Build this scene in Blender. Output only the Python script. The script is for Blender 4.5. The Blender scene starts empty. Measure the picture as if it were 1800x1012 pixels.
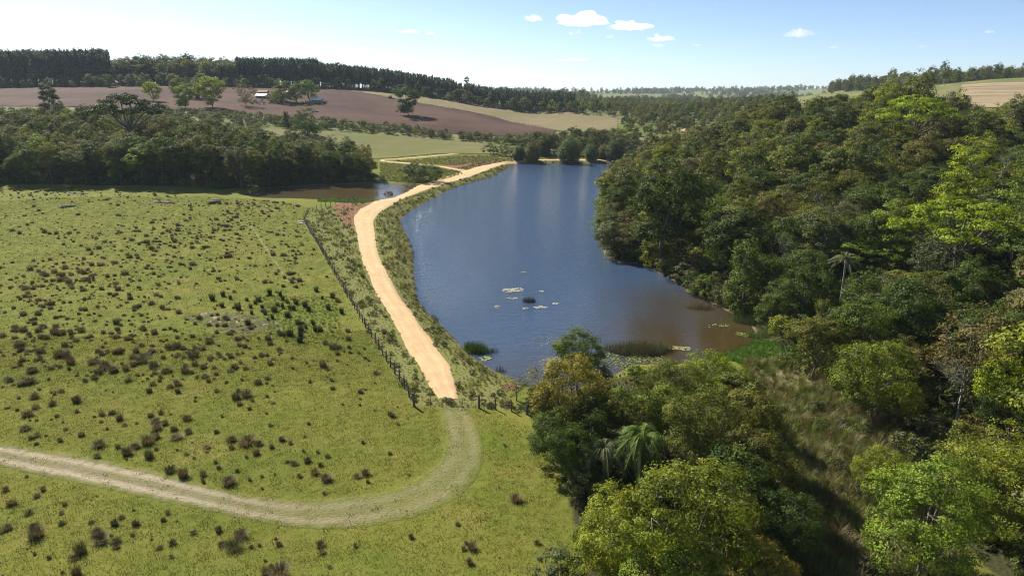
import bpy, bmesh, math, random
import numpy as np
R_ = math.radians
SC = bpy.context.scene
COL = SC.collection
rng = np.random.default_rng(7)
random.seed(7)

# ------------------------------------------------------------------ camera, sky, sun, exposure
CAM_H, PITCH, F_PX = 36.0, R_(15.87), 1200.0
SUN_AZ, SUN_EL = R_(-40), R_(39)          # azimuth from +Y, positive towards +X
cam_d = bpy.data.cameras.new('camera'); cam = bpy.data.objects.new('camera', cam_d); COL.objects.link(cam)
cam.location = (0, 0, CAM_H); cam.rotation_euler = (R_(90) - PITCH, 0, 0)
cam_d.sensor_width = 36.0; cam_d.lens = 36.0 * F_PX / 1800.0
cam_d.clip_start = 0.5; cam_d.clip_end = 40000
SC.camera = cam

world = bpy.data.worlds.new('World'); SC.world = world; world.use_nodes = True
wn, wl = world.node_tree.nodes, world.node_tree.links
wn.clear()
sky = wn.new('ShaderNodeTexSky'); sky.sky_type = 'NISHITA'; sky.sun_disc = False
sky.sun_elevation = SUN_EL; sky.sun_rotation = SUN_AZ % (2 * math.pi)
sky.altitude = 300; sky.air_density = 0.6; sky.dust_density = 0.55; sky.ozone_density = 2.4
bg = wn.new('ShaderNodeBackground'); bg.inputs['Strength'].default_value = 0.074
wo = wn.new('ShaderNodeOutputWorld')
wl.new(sky.outputs[0], bg.inputs[0]); wl.new(bg.outputs[0], wo.inputs[0])

sun_d = bpy.data.lights.new('sun', 'SUN'); sun_d.energy = 5.0; sun_d.angle = R_(0.53); sun_d.color = (1.0, 0.955, 0.88)
sun = bpy.data.objects.new('sun', sun_d); COL.objects.link(sun)
sun.location = (-60, 80, 120)
sun.rotation_euler = (math.pi / 2 - SUN_EL, 0, math.pi - SUN_AZ)

SC.view_settings.view_transform = 'Standard'; SC.view_settings.look = 'None'
SC.view_settings.exposure = 1.08; SC.view_settings.gamma = 1.0; SC.view_settings.use_curve_mapping = False
SC.render.engine = 'CYCLES'
cy = SC.cycles
cy.max_bounces = 36; cy.diffuse_bounces = 2; cy.glossy_bounces = 2; cy.transmission_bounces = 2; cy.volume_bounces = 32
cy.transparent_max_bounces = 8; cy.caustics_reflective = False; cy.caustics_refractive = False; cy.filter_width = 1.1
cy.use_denoising = True; cy.sample_clamp_indirect = 6.0
try: cy.denoiser = 'OPENIMAGEDENOISE'; cy.denoising_input_passes = 'RGB_ALBEDO_NORMAL'; cy.denoising_prefilter = 'NONE'
except Exception: pass

# ------------------------------------------------------------------ survey helpers (photo pixel -> place on the terrain)
CP, SP = math.cos(PITCH), math.sin(PITCH)
def ray(u, v):
    c, d = (u - 900.0) / F_PX, (506.0 - v) / F_PX
    return np.array([c, CP + d * SP, -SP + d * CP])
def at_y(u, v, Y):
    r = ray(u, v); t = Y / r[1]
    return (r[0] * t, Y, CAM_H + r[2] * t)
def at_z(u, v, z):
    r = ray(u, v); t = (z - CAM_H) / r[2]
    return (r[0] * t, r[1] * t)
def col_xz(u, Y, z):                       # x of image column u at distance Y and height z
    depth = Y * CP + (CAM_H - z) * SP
    return ((u - 900.0) / F_PX * depth, Y, z)
def px(x, y, z):                           # the inverse, vectorised
    y = np.asarray(y, float); z = np.asarray(z, float)
    dep = y * CP - (z - CAM_H) * SP
    upv = y * SP + (z - CAM_H) * CP
    return 900 + F_PX * np.asarray(x) / dep, 506 - F_PX * upv / dep

# ------------------------------------------------------------------ terrain
WATER_Z, POND_Z = -1.5, -0.9
lake_px = [(905,288),(893,296),(880,304),(867,311),(840,318),(813,326),(787,335),(769,346),(742,360),(720,372),(704,386),(706,397),(715,412),
  (722,430),(727,449),(729,478),(732,520),(746,543),(776,571),(806,601),(832,627),(868,650),(905,668),(960,690),(1040,680),(1110,640),(1180,640),
  (1240,634),(1310,612),(1334,598),(1322,576),(1280,548),(1240,528),(1205,512),(1180,492),(1130,465),(1090,462),(1062,452),(1056,425),(1050,388),(1056,345),
  (1067,318),(1082,300),(1098,287)]
pond_px = [(425,340),(470,331),(560,325),(660,323),(738,324),(715,337),(690,348),(660,353),(560,351),(450,347)]
LAKE = np.array([at_z(u, v, WATER_Z) for u, v in lake_px])
POND = np.array([at_z(u, v, POND_Z) for u, v in pond_px])

ctl = []
for x, y in [(-40,20),(0,20),(40,20),(-60,80),(0,80),(25,90),(-120,150),(-60,150),(0,150),(-150,230),(-80,240),(-200,120),(-100,60),(-20,45),
             (0,210),(0,290),(30,345),(-60,300),(-20,370),(-160,268),(-215,285),(-100,275),(20,180),(60,395),(-40,400),(-260,200),(60,110),(48,80)]:
    ctl.append((x, y, 0.0))
for u, v, Y in [(130,195,430),(0,255,350),(-200,240,380),(300,250,350),(500,268,350),(600,290,335),(650,278,408),(750,272,415),(850,270,420),(600,228,480),(700,240,465),(840,252,450),
                (600,215,510),(700,222,500),(800,236,480),(600,158,720),(480,190,560),(300,192,500),(0,182,520),(0,155,720),(-300,165,720),(-400,200,500),(300,151,720),(120,168,600),(400,170,620),(700,170,680),
                (830,182,700),(1000,198,640),(1085,208,600),(980,231,495),(1084,233,480),(900,262,432),(920,215,600),(850,210,560),
                (1100,196,900),(1250,190,900),(1000,180,1000),(900,172,1000),(1250,182,1400),(1050,176,1600),(1300,178,2200),
                (-1200,160,2500),(300,152,1000),(0,150,1000),(600,160,1100),(300,172,2500),(900,172,2500),(1500,170,2500),(2800,165,2500),
                (-1500,158,4200),(0,158,4200),(600,160,4200),(900,161,4200),(1200,160,4200),(1500,155,4200),(2100,155,4200),(3200,155,4200),
                (0,162,7000),(900,164,7000),(1800,162,7000),(-2000,162,7000),(3600,162,7000),
                (1720,188,430),(1780,139,600),(1950,137,600),(1700,145,600),(1500,162,800),(1640,150,700),(1400,172,900),(1850,143,1000),(1560,160,640),(2300,145,600),(1480,159,900),(1580,150,900)]:
    ctl.append(at_y(u, v, Y))
for u, Y, z in [(1500,270,23),(1350,300,21),(1430,290,22),(1250,340,9),(1160,360,3),(1640,255,21),(1720,240,15),(1800,220,14),(2100,220,18),(1400,200,9),(1550,170,11),(1750,140,10),(1600,120,4),
                (1800,100,6),(1800,60,1),(1480,100,0),(1400,125,0),(1500,390,20),(1250,450,9),(1400,420,15),(1300,230,6),(1200,260,5),(2200,120,12),(2400,60,6),(1650,340,18),(1800,330,16),(1150,420,4)]:
    ctl.append(col_xz(u, Y, z))
ctl = np.array(ctl)
def warp(x, y):
    yy = np.maximum(y, -20.0) + 60.0
    return np.stack([np.clip(x / yy, -2.2, 2.2) * 2.0, np.log(yy) * 1.3], -1)
cw = warp(ctl[:, 0], ctl[:, 1])
def tpsk(d2): return 0.5 * d2 * np.log(d2 + 1e-9)
_n = len(ctl)
_A = np.zeros((_n + 3, _n + 3))
_A[:_n, :_n] = tpsk(((cw[:, None] - cw[None]) ** 2).sum(-1)) + np.eye(_n) * 2e-4
_A[:_n, _n] = 1; _A[:_n, _n + 1:] = cw; _A[_n, :_n] = 1; _A[_n + 1:, :_n] = cw.T
_w = np.linalg.solve(_A, np.concatenate([ctl[:, 2], [0, 0, 0]]))
def tps(x, y):
    x = np.asarray(x, float).ravel(); y = np.asarray(y, float).ravel()
    out = np.empty(len(x))
    for i in range(0, len(x), 20000):
        p = warp(x[i:i+20000], y[i:i+20000])
        d2 = ((p[:, None] - cw[None]) ** 2).sum(-1)
        out[i:i+20000] = tpsk(d2) @ _w[:_n] + _w[_n] + p @ _w[_n + 1:]
    return out
def seg_dist(x, y, poly, closed=True):
    P = np.asarray(poly); Q = np.roll(P, -1, 0)
    if not closed: P, Q = P[:-1], Q[:-1]
    best = np.full(len(x), 1e9)
    for a, b in zip(P, Q):
        ab = b - a; L = ab @ ab + 1e-9
        t = np.clip(((x - a[0]) * ab[0] + (y - a[1]) * ab[1]) / L, 0, 1)
        best = np.minimum(best, np.hypot(x - a[0] - t * ab[0], y - a[1] - t * ab[1]))
    return best
def inside(x, y, poly):
    P = np.asarray(poly, float); c = np.zeros(len(x), bool); j = len(P) - 1
    for i in range(len(P)):
        xi, yi, xj, yj = *P[i], *P[j]
        hit = ((yi > y) != (yj > y)) & (x < (xj - xi) * (y - yi) / (yj - yi + 1e-12) + xi)
        c ^= hit; j = i
    return c
def sdist(x, y, poly):
    d = seg_dist(x, y, poly)
    return np.where(inside(x, y, poly), -d, d)
def sstep(a, b, t):
    t = np.clip((t - a) / (b - a), 0, 1); return t * t * (3 - 2 * t)
def wob(x, y):                              # gentle unevenness of the ground
    return 0.12 * np.sin(x * 0.21 + 1.3 * np.sin(y * 0.11)) * np.cos(y * 0.17 + 0.7) + 0.06 * np.sin(x * 0.53 + y * 0.41)
def hgt(x, y):
    x = np.atleast_1d(np.asarray(x, float)); y = np.atleast_1d(np.asarray(y, float))
    sh = x.shape; x = x.ravel(); y = y.ravel()
    z = tps(x, y) + wob(x, y)
    near = (y < 460) & (np.abs(x) < 400)
    if near.any():
        xn, yn, zn = x[near], y[near], z[near]
        for poly, wz, wid, deep in ((POND, POND_Z, 5.0, 1.5), (LAKE, WATER_Z, 5.0, 3.0)):
            d = sdist(xn, yn, poly)
            out = wz + (np.maximum(zn, wz + 0.25) - wz) * np.minimum(1, 0.12 * np.clip(d, 0, 1) + 0.88 * sstep(0, wid, d))
            zn = np.where(d > wid, zn, np.where(d > 0, out, wz - np.minimum(0.5 * -d, deep)))
        z[near] = zn
    return z.reshape(sh)
def h1(x, y): return float(hgt([x], [y])[0])
def P(u, v, up=0.0):                        # where the sight line meets the ground (or a layer 'up' metres above it)
    r = ray(u, v)
    def gap(t): return CAM_H + r[2] * t - hgt(r[0] * t, r[1] * t) - up
    t = np.concatenate([np.arange(30, 500, 5.0), np.arange(500, 1500, 10.0), np.arange(1500, 9000, 60.0)])
    for _ in range(3):
        q = gap(t); k = int(np.argmax(q < 0))
        if q[k] >= 0: print('SURVEY MISS', u, v); k = int(np.argmin(q)); return np.array([r[0] * t[k], r[1] * t[k]])
        t = np.linspace(t[max(k - 1, 0)], t[k], 9)
    a = q[k - 1] / (q[k - 1] - q[k] + 1e-9) if k else 0
    tt = t[0] + a * (t[-1] - t[0])
    return np.array([r[0] * tt, r[1] * tt])
def PL(pts, up=0.0): return np.array([P(u, v, up) for u, v in pts])

# ------------------------------------------------------------------ object helpers
def link(o, parent=None):
    COL.objects.link(o)
    if parent is not None: o.parent = parent
    return o
def tag(o, label=None, cat=None, group=None, kind=None):
    if label: o['label'] = label
    if cat: o['category'] = cat
    if group: o['group'] = group
    if kind: o['kind'] = kind
    return o
def empty(name, loc=(0, 0, 0), rz=0, s=(1, 1, 1)):
    o = bpy.data.objects.new(name, None); COL.objects.link(o)
    o.empty_display_size = 0.5; o.location = loc; o.rotation_euler = (0, 0, rz); o.scale = s
    return o
def mesh_np(name, V, Fa, mats=(), smooth=False, fattr=None, vattr=None, mat_idx=None):
    V = np.asarray(V, np.float32); me = bpy.data.meshes.new(name)
    if isinstance(Fa, np.ndarray):
        nf, k = Fa.shape
        me.vertices.add(len(V)); me.vertices.foreach_set('co', V.ravel())
        me.loops.add(nf * k); me.loops.foreach_set('vertex_index', Fa.ravel().astype(np.int32))
        me.polygons.add(nf); me.polygons.foreach_set('loop_start', np.arange(0, nf * k, k, dtype=np.int32))
        me.update(calc_edges=True)
    else:
        me.from_pydata(V.tolist(), [], Fa); me.update()
    for m in mats: me.materials.append(m)
    if smooth: me.polygons.foreach_set('use_smooth', np.ones(len(me.polygons), bool))
    if mat_idx is not None: me.polygons.foreach_set('material_index', np.asarray(mat_idx, np.int32))
    for n_, a in (fattr or {}).items():
        at = me.attributes.new(n_, 'FLOAT', 'FACE'); at.data.foreach_set('value', np.asarray(a, np.float32))
    for n_, a in (vattr or {}).items():
        at = me.attributes.new(n_, 'FLOAT', 'POINT'); at.data.foreach_set('value', np.asarray(a, np.float32))
    me.validate()
    return me
def obj(name, me, parent=None, loc=None):
    o = bpy.data.objects.new(name, me); link(o, parent)
    if loc is not None: o.location = loc
    return o

# ------------------------------------------------------------------ material helpers
class NT:
    def __init__(s, name):
        s.m = bpy.data.materials.new(name); s.m.use_nodes = True
        s.t = s.m.node_tree; s.t.nodes.clear(); s.out = s.t.nodes.new('ShaderNodeOutputMaterial')
    def n(s, ty, **kw):
        nd = s.t.nodes.new('ShaderNode' + ty)
        for k, v in kw.items(): setattr(nd, k, v)
        return nd
    def put(s, sock, v):
        if v is None: return
        if isinstance(v, bpy.types.NodeSocket): s.t.links.new(v, sock)
        else:
            if sock.type == 'RGBA' and len(v) == 3: v = (*v, 1)
            sock.default_value = v
    def pos(s): return s.n('NewGeometry').outputs['Position']
    def mapping(s, vec, scale): 
        m = s.n('Mapping'); s.put(m.inputs[0], vec); m.inputs['Scale'].default_value = scale; return m.outputs[0]
    def noise(s, vec, scale, detail=3, rough=0.55, dist=0.0):
        t = s.n('TexNoise'); s.put(t.inputs['Vector'], vec); t.inputs['Scale'].default_value = scale
        t.inputs['Detail'].default_value = detail; t.inputs['Roughness'].default_value = rough; t.inputs['Distortion'].default_value = dist
        return t.outputs['Fac']
    def ramp(s, f, a, b, lo=0.0, hi=1.0):
        m = s.n('MapRange'); m.interpolation_type = 'SMOOTHSTEP'; s.put(m.inputs[0], f)
        m.inputs[1].default_value = a; m.inputs[2].default_value = b; m.inputs[3].default_value = lo; m.inputs[4].default_value = hi
        return m.outputs[0]
    def mix(s, f, a, b, mode='MIX'):
        m = s.n('Mix', data_type='RGBA', blend_type=mode); s.put(m.inputs[0], f); s.put(m.inputs[6], a); s.put(m.inputs[7], b)
        return m.outputs[2]
    def math(s, op, a, b=None):
        m = s.n('Math', operation=op); s.put(m.inputs[0], a); s.put(m.inputs[1], b); return m.outputs[0]
    def attr(s, name, ty='GEOMETRY'):
        a = s.n('Attribute', attribute_name=name, attribute_type=ty); return a
    def bump(s, h, strength, dist):
        b = s.n('Bump'); s.put(b.inputs['Height'], h); b.inputs['Strength'].default_value = strength; b.inputs['Distance'].default_value = dist
        return b.outputs[0]
    def bsdf(s, col, rough=0.8, spec=0.3, normal=None, **kw):
        p = s.n('BsdfPrincipled'); s.put(p.inputs['Base Color'], col); s.put(p.inputs['Roughness'], rough)
        p.inputs['Specular IOR Level'].default_value = spec
        if normal is not None: s.put(p.inputs['Normal'], normal)
        for k, v in kw.items(): s.put(p.inputs[k], v)
        return p.outputs[0]
    def end(s, sh): s.t.links.new(sh, s.out.inputs['Surface']); return s.m

def pasture_nodes(g, pos):
    big = g.noise(pos, 0.06, 5, 0.65); dry = g.noise(pos, 0.13, 5, 0.7); mid = g.noise(pos, 0.35, 4, 0.6); fine = g.noise(pos, 2.6, 4, 0.65); tiny = g.noise(pos, 9.0, 3, 0.6)
    c = g.mix(g.ramp(big, 0.35, 0.68), (0.140, 0.141, 0.026), (0.106, 0.124, 0.021))
    c = g.mix(g.ramp(mid, 0.50, 0.75, 0, 0.55), c, (0.170, 0.148, 0.034))
    c = g.mix(g.ramp(mid, 0.45, 0.25, 0, 0.6), c, (0.082, 0.112, 0.009))
    c = g.mix(g.ramp(fine, 0.52, 0.70, 0, 0.55), c, (0.062, 0.082, 0.016))
    c = g.mix(g.ramp(tiny, 0.55, 0.75, 0, 0.5), c, (0.21, 0.195, 0.045))
    c = g.mix(g.ramp(dry, 0.52, 0.70, 0, 0.65), c, (0.175, 0.150, 0.040))
    c = g.mix(g.ramp(dry, 0.46, 0.30, 0, 0.6), c, (0.088, 0.128, 0.012))
    h = g.math('ADD', g.math('MULTIPLY', fine, 1.0), g.math('MULTIPLY', tiny, 0.45))
    return c, h

def mat_ground():
    g = NT('ground_cover'); pos = g.pos()
    c, h = pasture_nodes(g, pos)
    nz = g.noise(pos, 0.5, 4, 0.6); n2 = g.noise(pos, 3.0, 4, 0.65)
    rough = g.mix(g.ramp(n2, 0.35, 0.65), (0.125, 0.140, 0.028), (0.170, 0.148, 0.070))
    rough = g.mix(g.ramp(nz, 0.5, 0.7), rough, (0.12, 0.155, 0.025))
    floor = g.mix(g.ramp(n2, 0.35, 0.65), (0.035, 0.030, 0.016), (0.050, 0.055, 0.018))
    far = g.mix(g.ramp(g.noise(pos, 0.02, 5, 0.6), 0.4, 0.6), (0.105, 0.125, 0.035), (0.16, 0.15, 0.065))
    red = g.mix(g.ramp(n2, 0.35, 0.65), (0.22, 0.105, 0.062), (0.14, 0.085, 0.05))
    mud = g.mix(g.ramp(n2, 0.35, 0.65), (0.10, 0.075, 0.045), (0.16, 0.12, 0.075))
    def msk(name, w=0.5):
        a = g.attr(name).outputs['Fac']
        return g.ramp(g.math('ADD', a, g.math('MULTIPLY', g.math('SUBTRACT', nz, 0.5), w)), 0.4, 0.6)
    c = g.mix(msk('far', 0.2), c, far)
    c = g.mix(msk('rough'), c, rough)
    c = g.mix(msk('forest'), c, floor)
    c = g.mix(msk('red', 0.7), c, red)
    c = g.mix(msk('bank', 0.3), c, mud)
    return g.end(g.bsdf(c, 0.95, 0.04, g.bump(h, 0.55, 0.14)))

# ------------------------------------------------------------------ the ground sheet
def axis(lo, f0, f1, hi, step, grow):
    a = list(np.arange(f0, f1 + step * 0.5, step)); s = step
    while a[-1] < hi: s *= grow; a.append(a[-1] + s)
    b = []; s = step; p = f0
    while p > lo: s *= grow; p -= s; b.append(p)
    return np.array(b[::-1] + a)
gx = axis(-9000, -150, 120, 9000, 1.3, 1.06)
gy = axis(-400, 30, 400, 9000, 1.3, 1.06)
GX, GY = np.meshgrid(gx, gy); X, Y = GX.ravel(), GY.ravel()
Z = hgt(X, Y)
nx, ny = len(gx), len(gy)
ii = (np.arange(ny - 1)[:, None] * nx + np.arange(nx - 1)[None]).ravel()
FQ = np.stack([ii, ii + 1, ii + nx + 1, ii + nx], 1)

road_l = [(768,700),(758,688),(735,650),(703,600),(678,550),(650,500),(631,450),(622,400),(616,378),(638,363),(688,342),(748,321),(806,302),(850,290),(880,285)]
road_r = [(810,702),(811,688),(800,650),(765,600),(727,550),(693,500),(668,450),(660,400),(661,380),(688,362),(726,343),(788,323),(850,303),(893,288),(910,287)]
road_l = road_l + [(905,281.0),(960,280.0),(1030,279.6),(1096,279.2)]
road_r = road_r + [(930,284.6),(965,283.6),(1030,283.2),(1096,282.8)]
RL, RR = PL(road_l), PL(road_r)
RC = (RL + RR) / 2
branch_c = PL([(836,303),(800,297.5),(765,291.5),(725,288),(690,285),(668,282.5),(676,280),(720,278),(770,273.5),(806,270)])
fence_px = [(536,390),(545,408),(560,432),(580,468),(600,502),(622,540),(645,580),(668,616),(690,650),(712,684),(728,714)]
FENCE = PL(fence_px)
right_forest_px = None
# world regions that the ground cover follows
forest_r = np.array([at_z(1060,455,WATER_Z), at_z(1130,468,WATER_Z), at_z(1180,495,WATER_Z), at_z(1280,552,WATER_Z), at_z(1330,590,WATER_Z), tuple(P(1390,640)), tuple(P(1480,690)), tuple(P(1560,760)), tuple(P(1600,830)), tuple(P(1700,960)), tuple(P(1760,1040)),
    (70, 20), (300, 20), (320, 300), (230, 330), (150, 345), (95, 400), (72, 395), at_z(1098,290,WATER_Z), at_z(1058,345,WATER_Z), at_z(1052,388,WATER_Z)])
forest_l = np.array([tuple(P(-250,326)), tuple(P(0,324)), tuple(P(200,326)), tuple(P(400,332)), tuple(P(470,330)), tuple(P(600,322)), tuple(P(665,318)), col_xz(655,300,0)[:2], col_xz(640,330,3)[:2], col_xz(540,352,6)[:2], col_xz(420,385,12)[:2], col_xz(200,400,18)[:2], col_xz(0,410,20)[:2], col_xz(-300,420,20)[:2]])
cluster = PL([(918,715),(945,748),(985,822),(1005,900),(1020,1040),(1380,1040),(1372,960),(1352,880),(1345,800),(1335,700),(1300,650),(1200,648),(1100,660),(960,690)])
thicket = PL([(1300,640),(1400,632),(1480,640),(1560,720),(1610,830),(1730,1040),(1360,1040),(1360,880),(1345,800),(1330,700)])
# signed distance masks as vertex attributes (soil and plant cover, not light)
def soft(poly, w): return sstep(w, -w, sdist(X, Y, poly))
nearm = (Y < 480) & (np.abs(X) < 420)
def nsoft(poly, w):
    o = np.zeros(len(X)); o[nearm] = sstep(w, -w, sdist(X[nearm], Y[nearm], poly)); return o
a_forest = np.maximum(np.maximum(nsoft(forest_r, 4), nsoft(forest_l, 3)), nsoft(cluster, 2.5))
# verge: the band between the fence, the road and the lake
VERGE = np.concatenate([FENCE, PL([(905,720),(890,690),(868,655)]), np.array([at_z(u, v, WATER_Z) for u, v in [(832,627),(806,601),(776,571),(746,543),(732,520),(729,478),(727,449),(715,412),(704,386),(742,360),(787,335),(867,311),(905,290),(1090,289)]]), PL([(1096,276),(960,276),(880,279),(800,296),(720,318),(690,338),(640,356),(590,362),(560,372)])])
a_rough = np.maximum(nsoft(VERGE, 1.5), nsoft(thicket, 3))
dm = np.full(len(X), 99.0); dm[nearm] = np.minimum(np.abs(sdist(X[nearm], Y[nearm], LAKE)), np.abs(sdist(X[nearm], Y[nearm], POND)))
inw = np.zeros(len(X), bool); inw[nearm] = inside(X[nearm], Y[nearm], LAKE) | inside(X[nearm], Y[nearm], POND)
a_bank = np.where(inw, 1.0, sstep(0.9, 0.2, dm))
RED = PL([(584,362),(608,354),(652,347),(657,358),(630,371),(621,400),(608,398),(596,380)])
a_red = np.maximum.reduce([nsoft(RED, 1.2), nsoft(PL([(775,293),(812,284),(868,280),(886,283),(850,291),(820,298)]), 2.0), nsoft(PL([(885,672),(912,676),(908,692),(888,690)]), 0.8)])
a_far = sstep(400, 440, Y)
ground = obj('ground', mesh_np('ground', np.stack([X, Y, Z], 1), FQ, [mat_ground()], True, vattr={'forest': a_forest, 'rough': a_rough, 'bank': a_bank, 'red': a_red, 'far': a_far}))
tag(ground, 'rolling green pasture and farmland ground', kind='structure')

# ------------------------------------------------------------------ sheets on the ground
def resample(pl, n):
    pl = np.asarray(pl, float); d = np.r_[0, np.cumsum(np.hypot(*np.diff(pl, axis=0).T))]
    t = np.linspace(0, d[-1], n)
    return np.stack([np.interp(t, d, pl[:, 0]), np.interp(t, d, pl[:, 1])], 1)
def smooth(pl, k=2):
    pl = np.asarray(pl, float)
    for _ in range(k):
        q = [pl[0]]
        for a, b in zip(pl[:-1], pl[1:]): q += [a * .75 + b * .25, a * .25 + b * .75]
        q.append(pl[-1]); pl = np.array(q)
    return pl
def between(name, A, B, n, m, lift, mat, edge=0.0, kind='structure', label=None, seed=1, sink=0.0):
    """a sheet draped on the terrain between two edge lines; n along, m across"""
    A, B = resample(A, n), resample(B, n); r = np.random.default_rng(seed)
    if edge:
        wid = np.hypot(*(B - A).T)[:, None] + 1e-6; dirv = (B - A) / wid
        k = np.ones(5) / 5
        A = A + dirv * np.convolve(r.normal(0, edge, n), k, 'same')[:, None]; B = B + dirv * np.convolve(r.normal(0, edge, n), k, 'same')[:, None]
    t = np.linspace(0, 1, m)
    G = A[:, None] * (1 - t)[None, :, None] + B[:, None] * t[None, :, None]
    x, y = G[..., 0].ravel(), G[..., 1].ravel(); z = hgt(x, y) + lift - sink * np.tile((t < 1e-6) | (t > 1 - 1e-6), n)
    i = (np.arange(n - 1)[:, None] * m + np.arange(m - 1)[None]).ravel()
    Fq = np.stack([i, i + 1, i + m + 1, i + m], 1)
    lat = np.tile(t, n); L = np.repeat(np.linspace(0, 1, n), m)
    me = mesh_np(name, np.stack([x, y, z], 1), Fq, [mat], True, vattr={'lat': lat, 'lon': L})
    # keep the face up
    if me.polygons[len(me.polygons) // 2].normal.z < 0: me.flip_normals()
    o = obj(name, me); tag(o, label, kind=kind); return o

def mat_road():
    g = NT('sandy_road'); pos = g.pos()
    n1 = g.noise(pos, 0.4, 4, 0.6); n2 = g.noise(pos, 3.5, 4, 0.65); lat = g.attr('lat').outputs['Fac']
    c = g.mix(g.ramp(n1, 0.35, 0.65), (0.45, 0.300, 0.150), (0.53, 0.365, 0.195))
    c = g.mix(g.ramp(n2, 0.5, 0.72, 0, 0.5), c, (0.38, 0.255, 0.135))
    # streaks of loose and packed soil drawn out along the road, two pale wheel lines
    lon = g.attr('lon').outputs['Fac']; cmb = g.n('CombineXYZ'); g.put(cmb.inputs[0], g.math('MULTIPLY', lat, 7.0)); g.put(cmb.inputs[1], g.math('MULTIPLY', lon, 34.0))
    st = g.noise(cmb.outputs[0], 1.0, 5, 0.6)
    two = g.math('ABSOLUTE', g.math('SUBTRACT', g.math('ABSOLUTE', g.math('SUBTRACT', g.math('ADD', lat, g.math('MULTIPLY', g.math('SUBTRACT', n1, 0.5), 0.14)), 0.5)), 0.19))
    c = g.mix(g.ramp(two, 0.03, 0.12, 0, 0.45), c, (0.39, 0.27, 0.145))
    c = g.mix(g.ramp(st, 0.48, 0.66, 0, 0.6), c, (0.36, 0.24, 0.125))
    e = g.math('ABSOLUTE', g.math('SUBTRACT', lat, 0.5))
    e = g.math('ADD', e, g.math('MULTIPLY', g.math('SUBTRACT', n2, 0.5), 0.12))
    c = g.mix(g.ramp(e, 0.40, 0.50, 0, 0.75), c, (0.31, 0.155, 0.075))
    return g.end(g.bsdf(c, 0.95, 0.1, g.bump(g.math('ADD', n2, st), 0.7, 0.06)))
M_road = mat_road()
between('dirt_road', smooth(RL), smooth(RR), 300, 9, 0.07, M_road, 0.28, label='pale sandy dirt road curving along the lake', seed=3, sink=.25)
bn = np.gradient(smooth(branch_c), axis=0); bn = np.stack([-bn[:, 1], bn[:, 0]], 1) / (np.hypot(*bn.T)[:, None] + 1e-9)
bs = smooth(branch_c)
between('side_road', bs + bn * 2.0, bs - bn * 2.0, 140, 5, 0.10, M_road, 0.25, label='narrow sandy side road looping off the main road', sink=.3)

def mat_track():
    g = NT('worn_track'); pos = g.pos(); c, h = pasture_nodes(g, pos)
    lat = g.attr('lat').outputs['Fac']; lon = g.attr('lon').outputs['Fac']
    n1 = g.noise(pos, 0.6, 4, 0.65); n2 = g.noise(g.mapping(pos, (1, 1.6, 1)), 3.0, 5, 0.7)
    e = g.math('ABSOLUTE', g.math('SUBTRACT', lat, 0.5))
    two = g.math('ABSOLUTE', g.math('SUBTRACT', e, 0.21))          # distance from the wheel lines
    rut = g.ramp(g.math('ADD', two, g.math('MULTIPLY', g.math('SUBTRACT', n2, 0.5), 0.30)), 0.16, 0.02)
    wear = g.ramp(g.math('ADD', e, g.math('MULTIPLY', g.math('SUBTRACT', n1, 0.5), 0.75)), 0.46, 0.22)
    dry = g.mix(g.ramp(n2, 0.35, 0.65), (0.165, 0.140, 0.070), (0.225, 0.190, 0.110))
    bare = g.mix(g.ramp(n2, 0.3, 0.7), (0.26, 0.21, 0.13), (0.38, 0.32, 0.215))
    c = g.mix(g.math('MULTIPLY', wear, g.math('MULTIPLY', g.ramp(lon, 0.25, 0.65, 0.42, 0.92), g.ramp(g.noise(pos, 0.25, 4, 0.7), 0.32, 0.58, 0.5, 1.0))), c, dry)
    c = g.mix(g.math('MULTIPLY', g.math('MULTIPLY', rut, wear), g.ramp(lon, 0.28, 0.66, 0.14, 1.0)), c, bare)
    return g.end(g.bsdf(c, 0.95, 0.12, g.bump(g.math('ADD', h, n2), 0.9, 0.16)))
track_l = PL([(768,700),(775,745),(780,775),(776,800),(752,826),(712,848),(655,866),(560,876),(450,870),(340,845),(220,812),(100,790),(0,776),(-140,752)])
track_r = PL([(815,700),(840,738),(856,780),(855,815),(845,846),(812,880),(745,912),(640,934),(530,934),(400,912),(270,882),(130,852),(0,822),(-140,790)])
between('worn_track', smooth(track_l), smooth(track_r), 260, 15, 0.03, mat_track(), 0.15, label='faint worn vehicle track curving through the pasture', sink=.2)

def mat_field(name, c1, c2, c3, ang, rows, bumpd=0.3, dark=None):
    g = NT(name); pos = g.pos()
    rot = g.n('Mapping'); g.put(rot.inputs[0], pos); rot.inputs['Rotation'].default_value = (0, 0, ang)
    st = g.mapping(rot.outputs[0], (0.04, 1, 1)); n1 = g.noise(st, rows, 4, 0.65, 0.4); n2 = g.noise(pos, 0.012, 5, 0.6); n3 = g.noise(pos, 0.6, 4, 0.7)
    c = g.mix(g.ramp(n1, 0.35, 0.65), c1, c2); c = g.mix(g.ramp(n2, 0.42, 0.62, 0, 0.8), c, c3); c = g.mix(g.ramp(n3, 0.5, 0.75, 0, 0.5), c, dark or c1)
    return g.end(g.bsdf(c, 0.95, 0.08, g.bump(g.math('ADD', n1, n3), 0.9, bumpd)))
def field(name, top, bot, mat, n=140, m=60, lift=0.35, label=None, edge=0.6):
    return between(name, PL(top), PL(bot), n, m, lift, mat, edge, label=label)
M_pl = mat_field('ploughed_soil', (0.032, 0.014, 0.008), (0.062, 0.028, 0.018), (0.086, 0.046, 0.029), 0.35, 0.35)
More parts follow.
